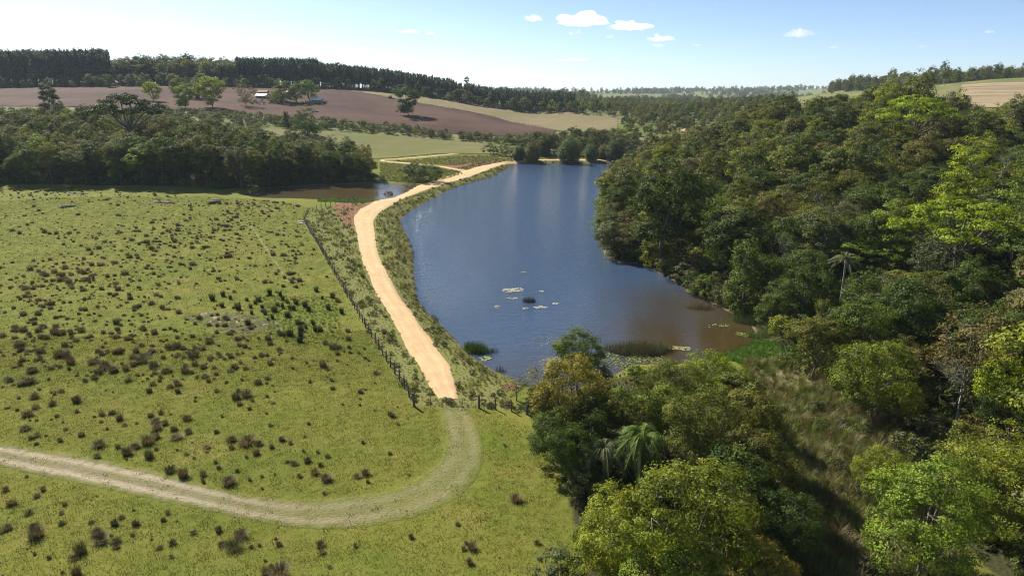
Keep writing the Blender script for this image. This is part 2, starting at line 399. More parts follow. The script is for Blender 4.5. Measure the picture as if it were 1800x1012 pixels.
field('ploughed_field', [(-150,160),(0,156),(120,153),(210,151),(300,151),(400,151),(480,151),(560,153),(600,158),(680,172),(740,183),(800,193),(870,207),(930,219),(978,230)],
      [(-150,190),(0,187),(110,189),(200,191),(290,193),(380,196),(430,200),(500,206),(560,211),(610,215),(660,219),(720,226),(780,234),(880,240),(968,240)], M_pl, label='brown ploughed field on the far hillside')
M_st = mat_field('stubble_straw', (0.15, 0.118, 0.056), (0.195, 0.155, 0.080), (0.14, 0.125, 0.05), 0.55, 0.45)
field('stubble_field', [(575,151.5),(650,155.5),(720,166),(770,173),(830,181),(900,188),(1000,198),(1086,208)], [(585,153),(640,164),(690,173),(742,182.5),(802,192.5),(872,206.5),(980,230),(1010,236),(1085,233)], M_st, label='pale straw stubble field beyond the ploughed field')
M_md = mat_field('dry_meadow', (0.130, 0.122, 0.036), (0.175, 0.145, 0.062), (0.105, 0.122, 0.026), 0.1, 0.35)
field('meadow', [(455,226),(520,228),(560,230),(640,235),(700,241),(770,246),(840,252),(915,262)], [(560,262),(620,275),(655,279),(690,278),(740,273),(790,270),(850,271),(905,270)], M_md, n=120, m=40, lift=0.25, label='dry yellow green meadow above the side road')
M_rt = mat_field('harvest_rows', (0.14, 0.10, 0.055), (0.32, 0.25, 0.15), (0.25, 0.20, 0.11), 0.5, 0.10)
field('harvested_field', [(1690,150),(1740,146),(1800,144),(1900,143)], [(1690,186),(1740,190),(1800,190),(1900,186)], M_rt, n=80, m=40, lift=0.4, label='pale harvested field with curved rows behind the forest')
field('far_field', [(1530,155.5),(1560,154),(1600,153)], [(1530,160),(1560,161),(1600,162)], M_st, n=50, m=20, lift=0.5, label='small straw coloured field on the far crest')
field('hill_road', [(1196,229),(1212,223),(1232,220)], [(1204,233),(1218,229),(1236,225)], M_road, n=30, m=6, lift=0.3, edge=0.3, label='bit of red sandy road climbing the wooded hill')

# water
def mat_water(name, mud, deep, x0, x1):  # deep: colour of the open water; the lake's has sky reflection painted in
    g = NT(name); pos = g.pos()
    a = g.mapping(pos, (0.7, 1.9, 1.0)); n1 = g.noise(a, 0.55, 4, 0.65, 0.5); n2 = g.noise(a, 1.9, 3, 0.6); calm = g.noise(pos, 0.03, 2, 0.5)
    sep = g.n('SeparateXYZ'); g.put(sep.inputs[0], pos)
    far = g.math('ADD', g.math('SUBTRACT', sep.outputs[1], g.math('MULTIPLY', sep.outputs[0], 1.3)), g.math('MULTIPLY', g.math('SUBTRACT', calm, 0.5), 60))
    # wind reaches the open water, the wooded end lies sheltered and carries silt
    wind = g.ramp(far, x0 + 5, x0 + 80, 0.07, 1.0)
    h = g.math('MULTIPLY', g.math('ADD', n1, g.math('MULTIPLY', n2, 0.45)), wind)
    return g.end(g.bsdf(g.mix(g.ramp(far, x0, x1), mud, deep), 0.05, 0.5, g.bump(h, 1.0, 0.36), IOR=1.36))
def water(name, poly, z, mat, label):
    c = poly.mean(0); P2 = c + (poly - c) * 1.0
    n = np.roll(poly, -1, 0) - np.roll(poly, 1, 0); n = np.stack([n[:, 1], -n[:, 0]], 1); n /= np.hypot(*n.T)[:, None]
    s = 1 if inside(np.array([poly[0][0] + n[0][0] * .1]), np.array([poly[0][1] + n[0][1] * .1]), poly)[0] else -1
    out = poly - n * s * 2.2
    bm = bmesh.new(); vs = [bm.verts.new((x, y, z)) for x, y in out]; f = bm.faces.new(vs)
    if f.normal.z < 0: f.normal_flip()
    bm.normal_update()
    if f.normal.z < 0: f.normal_flip()
    bmesh.ops.triangulate(bm, faces=bm.faces[:])
    me = bpy.data.meshes.new(name); bm.to_mesh(me); bm.free(); me.materials.append(mat)
    return tag(obj(name, me), label, kind='structure')
water('lake_water', LAKE, WATER_Z, mat_water('lake_water', (0.044, 0.030, 0.010), (0.039, 0.066, 0.112), 58, 115), 'long blue lake ruffled by wind')  # second colour: sky-reflection blue painted into the water's body colour
water('pond_water', POND, POND_Z, mat_water('pond_water', (0.072, 0.052, 0.021), (0.06, 0.048, 0.026), 330, 430), 'small muddy brown pond left of the road')

# ------------------------------------------------------------------ vegetation: materials
def leaf_mat(name, source, trans=0.34, vary=0.45):
    """source: 'object' = the colour set on each plant; or a list of colours picked by instance"""
    g = NT(name)
    if source == 'object': base = g.n('ObjectInfo').outputs['Color']
    else:
        cr = g.n('ValToRGB'); cr.color_ramp.interpolation = 'CONSTANT'; e = cr.color_ramp.elements
        while len(e) < len(source): e.new(0.5)
        for i, c in enumerate(source): e[i].position = i / len(source); e[i].color = (*c, 1)
        g.put(cr.inputs[0], g.n('ObjectInfo').outputs['Random']); base = cr.outputs[0]
    lv = g.attr('lv').outputs['Fac']
    hs = g.n('HueSaturation'); g.put(hs.inputs['Color'], base)
    g.put(hs.inputs['Hue'], g.ramp(lv, 0, 1, 0.508, 0.488)); g.put(hs.inputs['Value'], g.ramp(lv, 0, 1, 1 - vary, 1 + vary)); hs.inputs['Saturation'].default_value = 1.0
    col = hs.outputs[0]
    p = g.bsdf(col, 0.6, 0.12)
    tr = g.n('BsdfTranslucent'); g.put(tr.inputs[0], g.mix(1.0, col, (1.25, 1.2, 0.6), 'MULTIPLY'))
    mx = g.n('MixShader'); mx.inputs[0].default_value = trans
    g.t.links.new(p, mx.inputs[1]); g.t.links.new(tr.outputs[0], mx.inputs[2])
    return g.end(mx.outputs[0])
def bark_mat(name, c1, c2):
    g = NT(name); tc = g.n('TexCoord').outputs['Object']
    n = g.noise(g.mapping(tc, (3, 3, 0.8)), 2.0, 4, 0.65)
    return g.end(g.bsdf(g.mix(g.ramp(n, 0.35, 0.65), c1, c2), 0.9, 0.15, g.bump(n, 0.6, 0.05)))
M_leaf = leaf_mat('leaves', 'object')
M_frond = leaf_mat('palm_fronds', 'object', 0.2, 0.3)
M_bark = bark_mat('bark', (0.10, 0.085, 0.065), (0.20, 0.175, 0.145))
M_pale = bark_mat('pale_bark', (0.26, 0.23, 0.20), (0.42, 0.39, 0.35))
FOREST_COLS = [(0.0667, 0.0979, 0.0149), (0.0934, 0.1185, 0.0184), (0.1227, 0.1314, 0.0242), (0.0747, 0.103, 0.0196), (0.1667, 0.1932, 0.0207), (0.1041, 0.1082, 0.0368), (0.1307, 0.1185, 0.0368), (0.0534, 0.0773, 0.0149)]
M_mass = leaf_mat('forest_leaves', FOREST_COLS)
M_euc = leaf_mat('plantation_leaves', [(0.055,0.080,0.040), (0.066,0.092,0.042), (0.048,0.070,0.038)], 0.2, 0.35)
M_brush = leaf_mat('brush_leaves', [(0.080,0.105,0.024), (0.115,0.130,0.030), (0.062,0.080,0.024), (0.14,0.155,0.03), (0.095,0.095,0.04)])

# ------------------------------------------------------------------ vegetation: shapes as arrays
def tube(path, rad, k=5):
    """tapered tube along a path -> V, F (quads)"""
    path = np.asarray(path, float); n = len(path); rad = np.broadcast_to(rad, n)
    tan = np.gradient(path, axis=0); tan /= np.linalg.norm(tan, axis=1)[:, None] + 1e-9
    ref = np.where(np.abs(tan[:, 2:3]) > 0.9, [[1.0, 0, 0]], [[0, 0, 1.0]])
    u = np.cross(tan, ref); u /= np.linalg.norm(u, axis=1)[:, None] + 1e-9; w = np.cross(tan, u)
    a = np.linspace(0, 2 * math.pi, k, endpoint=False)
    V = path[:, None] + rad[:, None, None] * (u[:, None] * np.cos(a)[None, :, None] + w[:, None] * np.sin(a)[None, :, None])
    i = np.arange(n - 1)[:, None] * k + np.arange(k)[None]; j = np.arange(n - 1)[:, None] * k + (np.arange(k)[None] + 1) % k
    return V.reshape(-1, 3), np.stack([i, j, j + k, i + k], -1).reshape(-1, 4)
def join(parts):
    V, F, o = [], [], 0
    for v, f in parts: V.append(v); F.append(f + o); o += len(v)
    return np.concatenate(V), np.concatenate(F)
def leaves(r, C, N, size, aspect=0.55, jit=0.9):
    """rhombic leaf blades at centres C, facing roughly N"""
    n = len(C); N = N + r.normal(0, jit, (n, 3)); N /= np.linalg.norm(N, axis=1)[:, None] + 1e-9
    t = np.cross(N, r.normal(0, 1, (n, 3))); t /= np.linalg.norm(t, axis=1)[:, None] + 1e-9; b = np.cross(N, t)
    s = (size * r.uniform(0.6, 1.35, n))[:, None]
    V = np.stack([C - t * s, C + b * s * aspect + N * s * 0.12, C + t * s, C - b * s * aspect + N * s * 0.12], 1).reshape(-1, 3)
    return V, np.arange(4 * n).reshape(-1, 4)
def sph(r, n):
    d = r.normal(0, 1, (n, 3)); return d / np.linalg.norm(d, axis=1)[:, None]
def crown(r, lobes, clumps, per, clump_r, size, flat=0.6, bottom=-0.6, jit=0.5):
    """lobes: (x,y,z,rx,ry,rz). leaf clumps sit on the lobes' outer skin; returns V,F,lv and clump centres"""
    C, CN = [], []
    wts = np.array([l[3] * l[4] + l[3] * l[5] for l in lobes]); wts = wts / wts.sum()
    for l, k in zip(lobes, np.maximum(3, (wts * clumps).astype(int))):
        d = sph(r, k * 2); d = d[d[:, 2] > bottom][:k]
        rr = r.uniform(0.74, 1.06, (len(d), 1))
        C.append(np.array(l[:3]) + d * rr * np.array(l[3:])); CN.append(d)
    C, CN = np.concatenate(C), np.concatenate(CN)
    # drop the clumps buried in another lobe
    keep = np.ones(len(C), bool)
    for l in lobes:
        q = ((C - np.array(l[:3])) / np.array(l[3:])); keep &= (q ** 2).sum(1) > 0.42
    C, CN = C[keep], CN[keep]
    k = len(C); cr = clump_r * r.uniform(0.6, 1.4, k)
    d = sph(r, k * per); rad = r.uniform(0.25, 1.0, (k * per, 1)) ** 0.6
    off = d * rad * np.repeat(cr, per)[:, None] * np.array([1, 1, flat])
    L = np.repeat(C, per, 0) + off
    N = np.repeat(CN, per, 0) * 0.8 + d * 0.55 + np.array([0, 0, 0.35])
    V, F = leaves(r, L, N, np.full(len(L), size), jit=jit)
    lv = np.clip(np.repeat(r.uniform(0.15, 0.85, k), per) + r.normal(0, 0.16, k * per), 0, 1)
    return V, F, lv, C
def limbs(r, top, lobes, C, base_r, nb=26, lean=0.0, trunk_top=None):
    """trunk, a limb into every lobe, twigs to some clumps"""
    zt = trunk_top or min(l[2] for l in lobes) * 0.75
    p0 = np.array([0, 0, -0.6]); p1 = np.array([lean, lean * 0.4, zt])
    mid = (p0 + p1) / 2 + np.append(r.normal(0, 0.15, 2), 0)
    parts = [tube([p0, p0 * .6 + mid * .4 + [0, 0, .2], mid, p1], [base_r * 1.5, base_r * 1.05, base_r * .9, base_r * .75], 7)]
    hubs = []
    for l in lobes:
        c = np.array(l[:3]); m = p1 * .45 + c * .55 + r.normal(0, 0.25, 3); e = c + np.array([0, 0, l[5] * 0.25])
        parts.append(tube([p1, m, e], [base_r * .6, base_r * .38, base_r * .2], 5)); hubs += [m, c]
    hubs = np.array(hubs)
    for c in C[r.permutation(len(C))[:nb]]:
        h = hubs[np.argmin(((hubs - c) ** 2).sum(1))]
        parts.append(tube([h, (h + c) / 2 + r.normal(0, .15, 3), c], [base_r * .2, base_r * .13, base_r * .05], 4))
    return join(parts)
def lobes_round(r, H, W, n, base=0.35):
    out = [(0, 0, H * (base + 1) / 2 + H * .06, W * .34, W * .34, H * (1 - base) * .42)]
    for i in range(n):
        a = 2 * math.pi * i / n + r.uniform(-.5, .5); q = W * r.uniform(.20, .34)
        z = H * r.uniform(base + .12, .82); s = W * r.uniform(.17, .27)
        out.append((math.cos(a) * q, math.sin(a) * q, z, s, s * r.uniform(.85, 1.15), s * r.uniform(.7, .95)))
    return out
def twig_tree(r, H, W, depth=6):
    """leafless branching"""
    parts = []; tips = []
    def grow(p, d, L, rad, k):
        q = p + d * L * .5 + r.normal(0, L * .05, 3); e = q + (d + r.normal(0, .12, 3)) * L * .5
        parts.append(tube([p, q, e], [rad, rad * .85, rad * .68], 4 if k < depth - 1 else 3))
        if k == 0: tips.append(e); return
        for _ in range(3 if k in (depth, depth - 1) else 2):
            nd = d + r.normal(0, .42, 3) + np.array([0, 0, .12]); nd[2] = max(nd[2], -.1); nd /= np.linalg.norm(nd)
            grow(e, nd, L * r.uniform(.62, .82), rad * .62, k - 1)
    parts.append(tube([[0, 0, -.5], [.1, 0, H * .15], [0, .1, H * .32]], [H * .022, H * .018, H * .015], 6))
    grow(np.array([0, .1, H * .32]), np.array([0, 0, 1.0]), H * .22, H * .013, depth)
    V, F = join(parts); return V, F, np.array(tips)
def palm_arrays(r, H, n=17, L=3.6, droop=1.0, width=0.55):
    fr = []; lvv = []
    for i in range(n):
        a = i * 2.399 + r.uniform(-.2, .2); el = r.uniform(0.1, 1.25) if i > 3 else r.uniform(1.1, 1.4)
        t = np.linspace(0, 1, 9); ll = L * r.uniform(.85, 1.1)
        hx = ll * (t * math.cos(el) + .10 * t * t); hz = ll * (t * math.sin(el) - droop * (0.62 + .3 * math.cos(el)) * t * t)
        pth = np.stack([np.cos(a) * hx, np.sin(a) * hx, H + hz], 1)
        v, f = tube(pth, np.linspace(.05, .015, 9), 3); fr.append((v, f)); lvv.append(np.full(len(f), .8))
        side = np.array([-math.sin(a), math.cos(a), 0])
        tt = np.linspace(.12, .99, 34); q = np.stack([np.interp(tt, t, pth[:, k]) for k in range(3)], 1)
        tg = np.gradient(q, axis=0); tg /= np.linalg.norm(tg, axis=1)[:, None]
        for s in (-1, 1):
            w = width * np.sin(np.pi * np.clip(tt * .8 + .18, 0, 1)) * r.uniform(.85, 1.15, len(tt))
            e = q + (side * s * .75 + tg * .55 + np.array([0, 0, -.45]) + r.normal(0, .12, (len(tt), 3))) * w[:, None]
            wv = tg * .035
            V = np.stack([q - wv, q + wv, e + wv * .3, e - wv * .3], 1).reshape(-1, 3)
            fr.append((V, np.arange(len(V)).reshape(-1, 4))); lvv.append(np.clip(.5 + r.normal(0, .15, len(tt)), 0, 1))
    V, F = join(fr)
    bend = [[0, 0, -.4], [.08, .03, H * .4], [.15, -.04, H * .75], [0, 0, H]]
    TV, TF = join([tube(bend, [.22, .16, .14, .12], 7), tube([[0, 0, H - .5], [0, 0, H + .3]], [.2, .12], 7)])
    return (V, F, np.concatenate(lvv)), (TV, TF)

ARCH = {}
def arch(name, cr, tr, H, W, mats=(None, None)):
    V, F, lv = cr[:3]; TV, TF = tr; lm = mats[0] or M_leaf; bm_ = mats[1] or M_bark
    ARCH[name] = dict(crown=mesh_np(name + '_crown', V, F, [lm], fattr={'lv': lv}), trunk=mesh_np(name + '_trunk', TV, TF, [bm_], True), H=H, W=W)
def mass_mesh(name, cr, tr, lm, bm_):
    V, F = join([(cr[0], cr[1]), tr]); nl = len(cr[1])
    return mesh_np(name, V, F, [lm, bm_], mat_idx=np.r_[np.zeros(nl), np.ones(len(F) - nl)], fattr={'lv': np.r_[cr[2], np.full(len(F) - nl, .5)]})
MASS = {}
def fam(name, H, W, lobes, seed, clumps, per, clump_r, size, flat, base_r, bottom=-.6, lean=0., nb=26, jit=.5, mats=(None, None), trunk_top=None, mass=True):
    r = np.random.default_rng(seed); cr = crown(r, lobes, clumps, per, clump_r, size, flat, bottom, jit); tr = limbs(r, H, lobes, cr[3], base_r, nb, lean, trunk_top)
    arch(name, cr, tr, H, W, mats)
    if mass:
        r = np.random.default_rng(seed + 500); c2 = crown(r, lobes, int(clumps * .75), max(14, int(per * .6)), clump_r * 1.05, size * 1.35, flat, bottom, jit)
        MASS[name] = mass_mesh(name + '_mass', c2, tr, M_mass, M_bark)
for k in range(4):                                   # dense rounded crowns
    r = np.random.default_rng(100 + k); H, W = 12.5, 9.5
    fam('round%d' % k, H, W, lobes_round(r, H, W, 8 + k, .16), 10 + k, 190, 84, 1.05, .165, .5, .22)
for k in range(2):                                   # tall uneven crowns
    r = np.random.default_rng(200 + k); H, W = 16.0, 8.5
    fam('tall%d' % k, H, W, lobes_round(r, H, W, 11, .2), 20 + k, 190, 80, 1.05, .165, .5, .24)
for k in range(2):                                   # layered umbrella crowns
    r = np.random.default_rng(300 + k); H, W = 12.5, 13.5; lb = []
    for i in range(15):
        a = i * 2.399; q = W * .44 * math.sqrt((i + .3) / 15); s = W * r.uniform(.10, .155)
        lb.append((math.cos(a) * q, math.sin(a) * q, H * (.90 - .34 * (q / (W * .5)) ** 2) + r.uniform(-.4, .2), s, s, s * .36))
    fam('umbrella%d' % k, H, W, lb, 30 + k, 170, 56, .75, .16, .4, .28, bottom=-.1, trunk_top=H * .42)
for k in range(2):                                   # open airy crowns
    r = np.random.default_rng(400 + k); H, W = 11.5, 8.5
    fam('airy%d' % k, H, W, lobes_round(r, H, W, 8, .22), 40 + k, 150, 30, .75, .14, .6, .16, nb=70)
for k in range(2):                                   # vine-draped columns
    r = np.random.default_rng(500 + k); H, W = 11.0, 6.0; lb = []
    for i in range(9):
        z = H * (.10 + .095 * i); a = r.uniform(0, 6.28); q = W * r.uniform(.02, .2); s = W * r.uniform(.22, .34) * (1.0 if z < H * .75 else .8)
        lb.append((math.cos(a) * q, math.sin(a) * q, z, s, s, 1.5))
    fam('draped%d' % k, H, W, lb, 50 + k, 150, 46, .65, .15, .9, .2, bottom=-.8, trunk_top=H * .4)
for k in range(3):                                   # bushes
    r = np.random.default_rng(600 + k); H, W = 4.2, 4.6; lb = [(0, 0, H * .5, W * .36, W * .36, H * .42)]
    for i in range(6):
        a = i * 1.05 + r.uniform(-.3, .3); lb.append((math.cos(a) * W * .28, math.sin(a) * W * .28, H * r.uniform(.26, .55), W * .22, W * .22, H * .27))
    fam('bush%d' % k, H, W, lb, 60 + k, 90, 46, .5, .12, .7, .08, bottom=-.8, trunk_top=H * .25)
for k in range(3):                                   # big leaved foreground crowns: leaves seen singly
    r = np.random.default_rng(700 + k); H, W = 10.0, 8.5
    fam('leafy%d' % k, H, W, lobes_round(r, H, W, 11, .10), 70 + k, 330, 88, .74, .105, .6, .18, nb=50, mass=False)
for k in range(2):                                   # leafless grey crowns with a few leaves left
    r = np.random.default_rng(800 + k); H, W = 11.0, 8.0; V, F, tips = twig_tree(r, H, W, 7 if k == 0 else 6)
    tp = tips[r.permutation(len(tips))[:260]]; L = np.repeat(tp, 3, 0) + r.normal(0, .25, (len(tp) * 3, 3))
    lv_, lf = leaves(r, L, np.tile([0, 0, 1.0], (len(L), 1)), np.full(len(L), .11))
    arch('bare%d' % k, (lv_, lf, np.clip(r.normal(.5, .2, len(lf)), 0, 1)), (V, F), H, W, (None, M_pale))
cr, tr = palm_arrays(np.random.default_rng(5), 8.0, 18, 3.4); arch('palm0', cr, tr, 9.0, 6.0, (M_frond, M_pale))
cr, tr = palm_arrays(np.random.default_rng(6), 4.6, 36, 4.4, 1.15, .8); arch('palm1', cr, tr, 6.0, 8.0, (M_frond, M_pale))
for k in range(2):                                   # plantation trees: long bare stem, narrow head
    r = np.random.default_rng(900 + k); H, W = 26.0, 5.0
    lb = [(r.normal(0, .35), r.normal(0, .35), H * z, W * s, W * s, 1.9) for z, s in [(.30, .18), (.40, .26), (.50, .32), (.60, .36), (.70, .36), (.80, .32), (.90, .22), (.97, .12)]]
    c2 = crown(r, lb, 130, 16, .9, .36, .8, -.6); trk = limbs(r, H, lb, c2[3], .2, 6, trunk_top=H * .5)
    MASS['euc%d' % k] = mass_mesh('euc%d' % k, c2, trk, M_euc, M_bark)
    arch('euc%d' % k, c2, trk, H, W, (None, M_pale))
for k in range(2):                                   # emergent gum trees, open clustered heads
    r = np.random.default_rng(950 + k); H, W = 30.0, 11.0; lb = []
    for i in range(8):
        a = r.uniform(0, 6.28); q = W * r.uniform(.1, .36); s = W * r.uniform(.10, .17); lb.append((math.cos(a) * q, math.sin(a) * q, H * r.uniform(.62, .95), s, s, s * .8))
    fam('gum%d' % k, H, W, lb, 95 + k, 80, 34, .9, .3, .6, .3, trunk_top=H * .55, mass=False)
for k in range(2):                                   # bamboo-like domes
    r = np.random.default_rng(980 + k); H, W = 9.0, 9.0; n = 260; parts = []; lvs = []
    a = r.uniform(0, 6.28, n); q = np.sqrt(r.uniform(0, 1, n)) * W * .34; out = r.uniform(.05, .5, n)
    base = np.stack([np.cos(a) * q, np.sin(a) * q, np.zeros(n)], 1); tip = np.stack([np.cos(a) * (q + W * .33 * out), np.sin(a) * (q + W * .33 * out), H * (1 - .62 * (q / (W * .34)) ** 2) * r.uniform(.8, 1.08, n)], 1)
    t = r.uniform(.02, 1.0, (n, 30, 1)) ; mid = base * .35 + tip * .65 + np.array([0, 0, H * .12])
    Lc = (1 - t) ** 2 * base[:, None] + 2 * t * (1 - t) * mid[:, None] + t ** 2 * tip[:, None]; Lc = Lc.reshape(-1, 3) + r.normal(0, .22, (n * 30, 3))
    v, f = leaves(r, Lc, Lc * [1, 1, .3] + [0, 0, 2.], np.full(len(Lc), .3), .28, 1.5)
    stems = join([tube([base[i] - [0, 0, .3], mid[i], tip[i]], [.05, .04, .02], 3) for i in range(0, n, 4)])
    arch('bamboo%d' % k, (v, f, np.clip(r.normal(.5, .2, len(f)), 0, 1)), stems, H, W)
def blades(r, n, H, spread, w, lean=.5, seg=3, base=.15):
    """a tuft of grass blades -> V,F(quads),lv"""
    a = r.uniform(0, 6.28, n); q = np.sqrt(r.uniform(0, 1, n)) * base; h = H * r.uniform(.55, 1.1, n); o = spread * r.uniform(.15, 1, n)
    t = np.linspace(0, 1, seg + 1); d = np.stack([np.cos(a), np.sin(a)], 1); s = np.stack([-d[:, 1], d[:, 0], np.zeros(n)], 1)
    out = q[:, None] + o[:, None] * (t ** 1.7)[None]; z = h[:, None] * (t - lean * .5 * t ** 3)[None]
    pth = np.stack([d[:, :1] * out, d[:, 1:] * out, z], -1); ww = (w * (1 - .85 * t))[None, :, None]
    Lft, Rgt = pth - s[:, None] * ww, pth + s[:, None] * ww
    V = np.stack([Lft, Rgt], 2).reshape(-1, 3); k = 2 * (seg + 1)
    b = np.arange(n)[:, None] * k + np.arange(seg)[None] * 2
    F = np.stack([b, b + 1, b + 3, b + 2], -1).reshape(-1, 4)
    return V, F, np.clip(np.repeat(r.uniform(.2, .8, n), seg), 0, 1)

# ------------------------------------------------------------------ scattering of uncountable cover with geometry nodes
def source(me):
    return bpy.data.objects.new(me.name + '_source', me)        # not linked: only the scatter refers to it
def scatter(name, pts, meshes, label, scale=(.8, 1.2), tilt=.08, seed=0, zs=None, kind='stuff', idx=None):
    r = np.random.default_rng(seed); n = len(pts)
    me = bpy.data.meshes.new(name); me.vertices.add(n); me.vertices.foreach_set('co', np.asarray(pts, np.float32).ravel()); me.update()
    rot = np.stack([r.normal(0, tilt, n), r.normal(0, tilt, n), r.uniform(0, 6.283, n)], 1).astype(np.float32)
    s = r.uniform(*scale, n) if np.isscalar(scale[0]) else np.asarray(scale[0])
    sc = np.stack([s * r.uniform(.88, 1.12, n), s * r.uniform(.88, 1.12, n), s * (r.uniform(.85, 1.15, n) if zs is None else zs)], 1).astype(np.float32)
    for nm, ar in (('rot', rot), ('sc', sc)):
        at = me.attributes.new(nm, 'FLOAT_VECTOR', 'POINT'); at.data.foreach_set('vector', ar.ravel())
    at = me.attributes.new('pick', 'INT', 'POINT'); at.data.foreach_set('value', (r.integers(0, len(meshes), n) if idx is None else np.asarray(idx)).astype(np.int32))
    o = obj(name, me); tag(o, label, kind=kind)
    ng = bpy.data.node_groups.new(name, 'GeometryNodeTree'); ng.interface.new_socket('Geometry', in_out='INPUT', socket_type='NodeSocketGeometry'); ng.interface.new_socket('Geometry', in_out='OUTPUT', socket_type='NodeSocketGeometry')
    N = ng.nodes; L = ng.links; gi = N.new('NodeGroupInput'); go = N.new('NodeGroupOutput')
    iop = N.new('GeometryNodeInstanceOnPoints'); iop.inputs['Pick Instance'].default_value = True
    jn = N.new('GeometryNodeGeometryToInstance')
    for m in reversed(meshes):
        oi = N.new('GeometryNodeObjectInfo'); oi.inputs['Object'].default_value = source(m); L.new(oi.outputs['Geometry'], jn.inputs[0])
    L.new(gi.outputs[0], iop.inputs['Points']); L.new(jn.outputs[0], iop.inputs['Instance'])
    def na(nm, ty):
        a = N.new('GeometryNodeInputNamedAttribute'); a.data_type = ty; a.inputs['Name'].default_value = nm; return a.outputs[0]
    L.new(na('pick', 'INT'), iop.inputs['Instance Index'])
    e2r = N.new('FunctionNodeEulerToRotation'); L.new(na('rot', 'FLOAT_VECTOR'), e2r.inputs[0]); L.new(e2r.outputs[0], iop.inputs['Rotation'])
    L.new(na('sc', 'FLOAT_VECTOR'), iop.inputs['Scale']); L.new(iop.outputs[0], go.inputs[0])
    md = o.modifiers.new('scatter', 'NODES'); md.node_group = ng
    return o
def rand_in(poly, spacing, seed, jitter=.45):
    """jittered grid inside a world polygon"""
    r = np.random.default_rng(seed); poly = np.asarray(poly); lo, hi = poly.min(0), poly.max(0)
    x = np.arange(lo[0], hi[0] + spacing, spacing); y = np.arange(lo[1], hi[1] + spacing * .866, spacing * .866)
    Xg, Yg = np.meshgrid(x, y); Xg[1::2] += spacing / 2
    p = np.stack([Xg.ravel(), Yg.ravel()], 1) + r.uniform(-jitter, jitter, (Xg.size, 2)) * spacing
    return p[inside(p[:, 0], p[:, 1], poly)]
def on_ground(p, dz=0.0): return np.column_stack([p, hgt(p[:, 0], p[:, 1]) + dz])

# ------------------------------------------------------------------ single plants
TINT = {'dark green': (0.0604, 0.0932, 0.014), 'deep green': (0.0798, 0.1177, 0.017), 'olive green': (0.1231, 0.1332, 0.022), 'grey green': (0.1186, 0.1332, 0.05), 'fresh green': (0.1345, 0.1909, 0.021), 'lime green': (0.195, 0.245, 0.014), 'yellow': (0.4, 0.35, 0.025), 'rusty brown': (0.1459, 0.1199, 0.038), 'golden': (0.18, 0.168, 0.026), 'yellow green': (0.1687, 0.1976, 0.02), 'dull brown': (0.1254, 0.1088, 0.046), 'blackish green': (0.0342, 0.0533, 0.014)}
SHAPE = {'round': 'rounded', 'tall': 'tall', 'umbrella': 'flat topped', 'airy': 'thin crowned', 'draped': 'creeper draped', 'bush': 'bushy', 'leafy': 'leafy', 'bare': 'half leafless', 'palm': 'feathery', 'euc': 'slender', 'gum': 'tall open', 'bamboo': 'dome shaped'}
GENERIC, LANDMARK = [], []
def plant(kind, name, x, y, s, tint, label=None, cat='tree', group=None, rz=None, zs=1.0, tilt=0.0, landmark=None, jit=0.12, dz=0.0):
    A = ARCH[kind]; z = h1(x, y) + dz
    e = empty(name, (x, y, z), random.uniform(0, 6.28) if rz is None else rz, (s, s, s * zs))
    e.rotation_euler[0] = random.gauss(0, tilt) if tilt else 0
    c = TINT[tint]; k = math.exp(random.gauss(0, jit)); c = (c[0] * k * random.uniform(.93, 1.07), c[1] * k, c[2] * k, 1)
    for part in ('crown', 'trunk'):
        o = bpy.data.objects.new(part, A[part]); link(o, e); o.color = c
    if cat: e['category'] = cat
    if group: e['group'] = group
    if label: e['label'] = label
    u, v = px(x, y, z + A['H'] * s * zs * .7)
    if landmark: LANDMARK.append((landmark, float(u), float(v)))
    if not label: GENERIC.append((e, tint, ''.join(c_ for c_ in kind if c_.isalpha()), float(u), float(v)))
    return e
def crown_at(kind, u, v, wpx, zs=1.0, hc=.70):
    """base position and scale of a tree whose crown centre shows at pixel u,v and is wpx wide"""
    A = ARCH[kind]; s = 1.0
    for _ in range(4):
        x, y = P(u, v, A['H'] * hc * s * zs); z = h1(x, y)
        d = math.hypot(math.hypot(x, y), CAM_H - z - A['H'] * hc * s); s = wpx / F_PX * d / A['W']
    return float(x), float(y), s
def mark(kind, name, u, v, w, tint, label, landmark=None, cat='tree', zs=1.0, group=None, rz=None, hc=.70):
    x, y, s = crown_at(kind, u, v, w, zs, hc)
    for _ in range(30):                              # never rooted in the water
        if sdist(np.array([x]), np.array([y]), LAKE)[0] > 1.2 or y > 380: break
        if u > 1020: x += .5
        else: y -= .5
    return plant(kind, name, x, y, s, tint, label, cat, group, rz, zs, landmark=landmark), x, y, s
taken = []                                          # (x, y, radius) of placed trees
def put(*a, **k):
    e, x, y, s = mark(*a, **k); taken.append((x, y, ARCH[a[0]]['W'] * s * .36)); return e

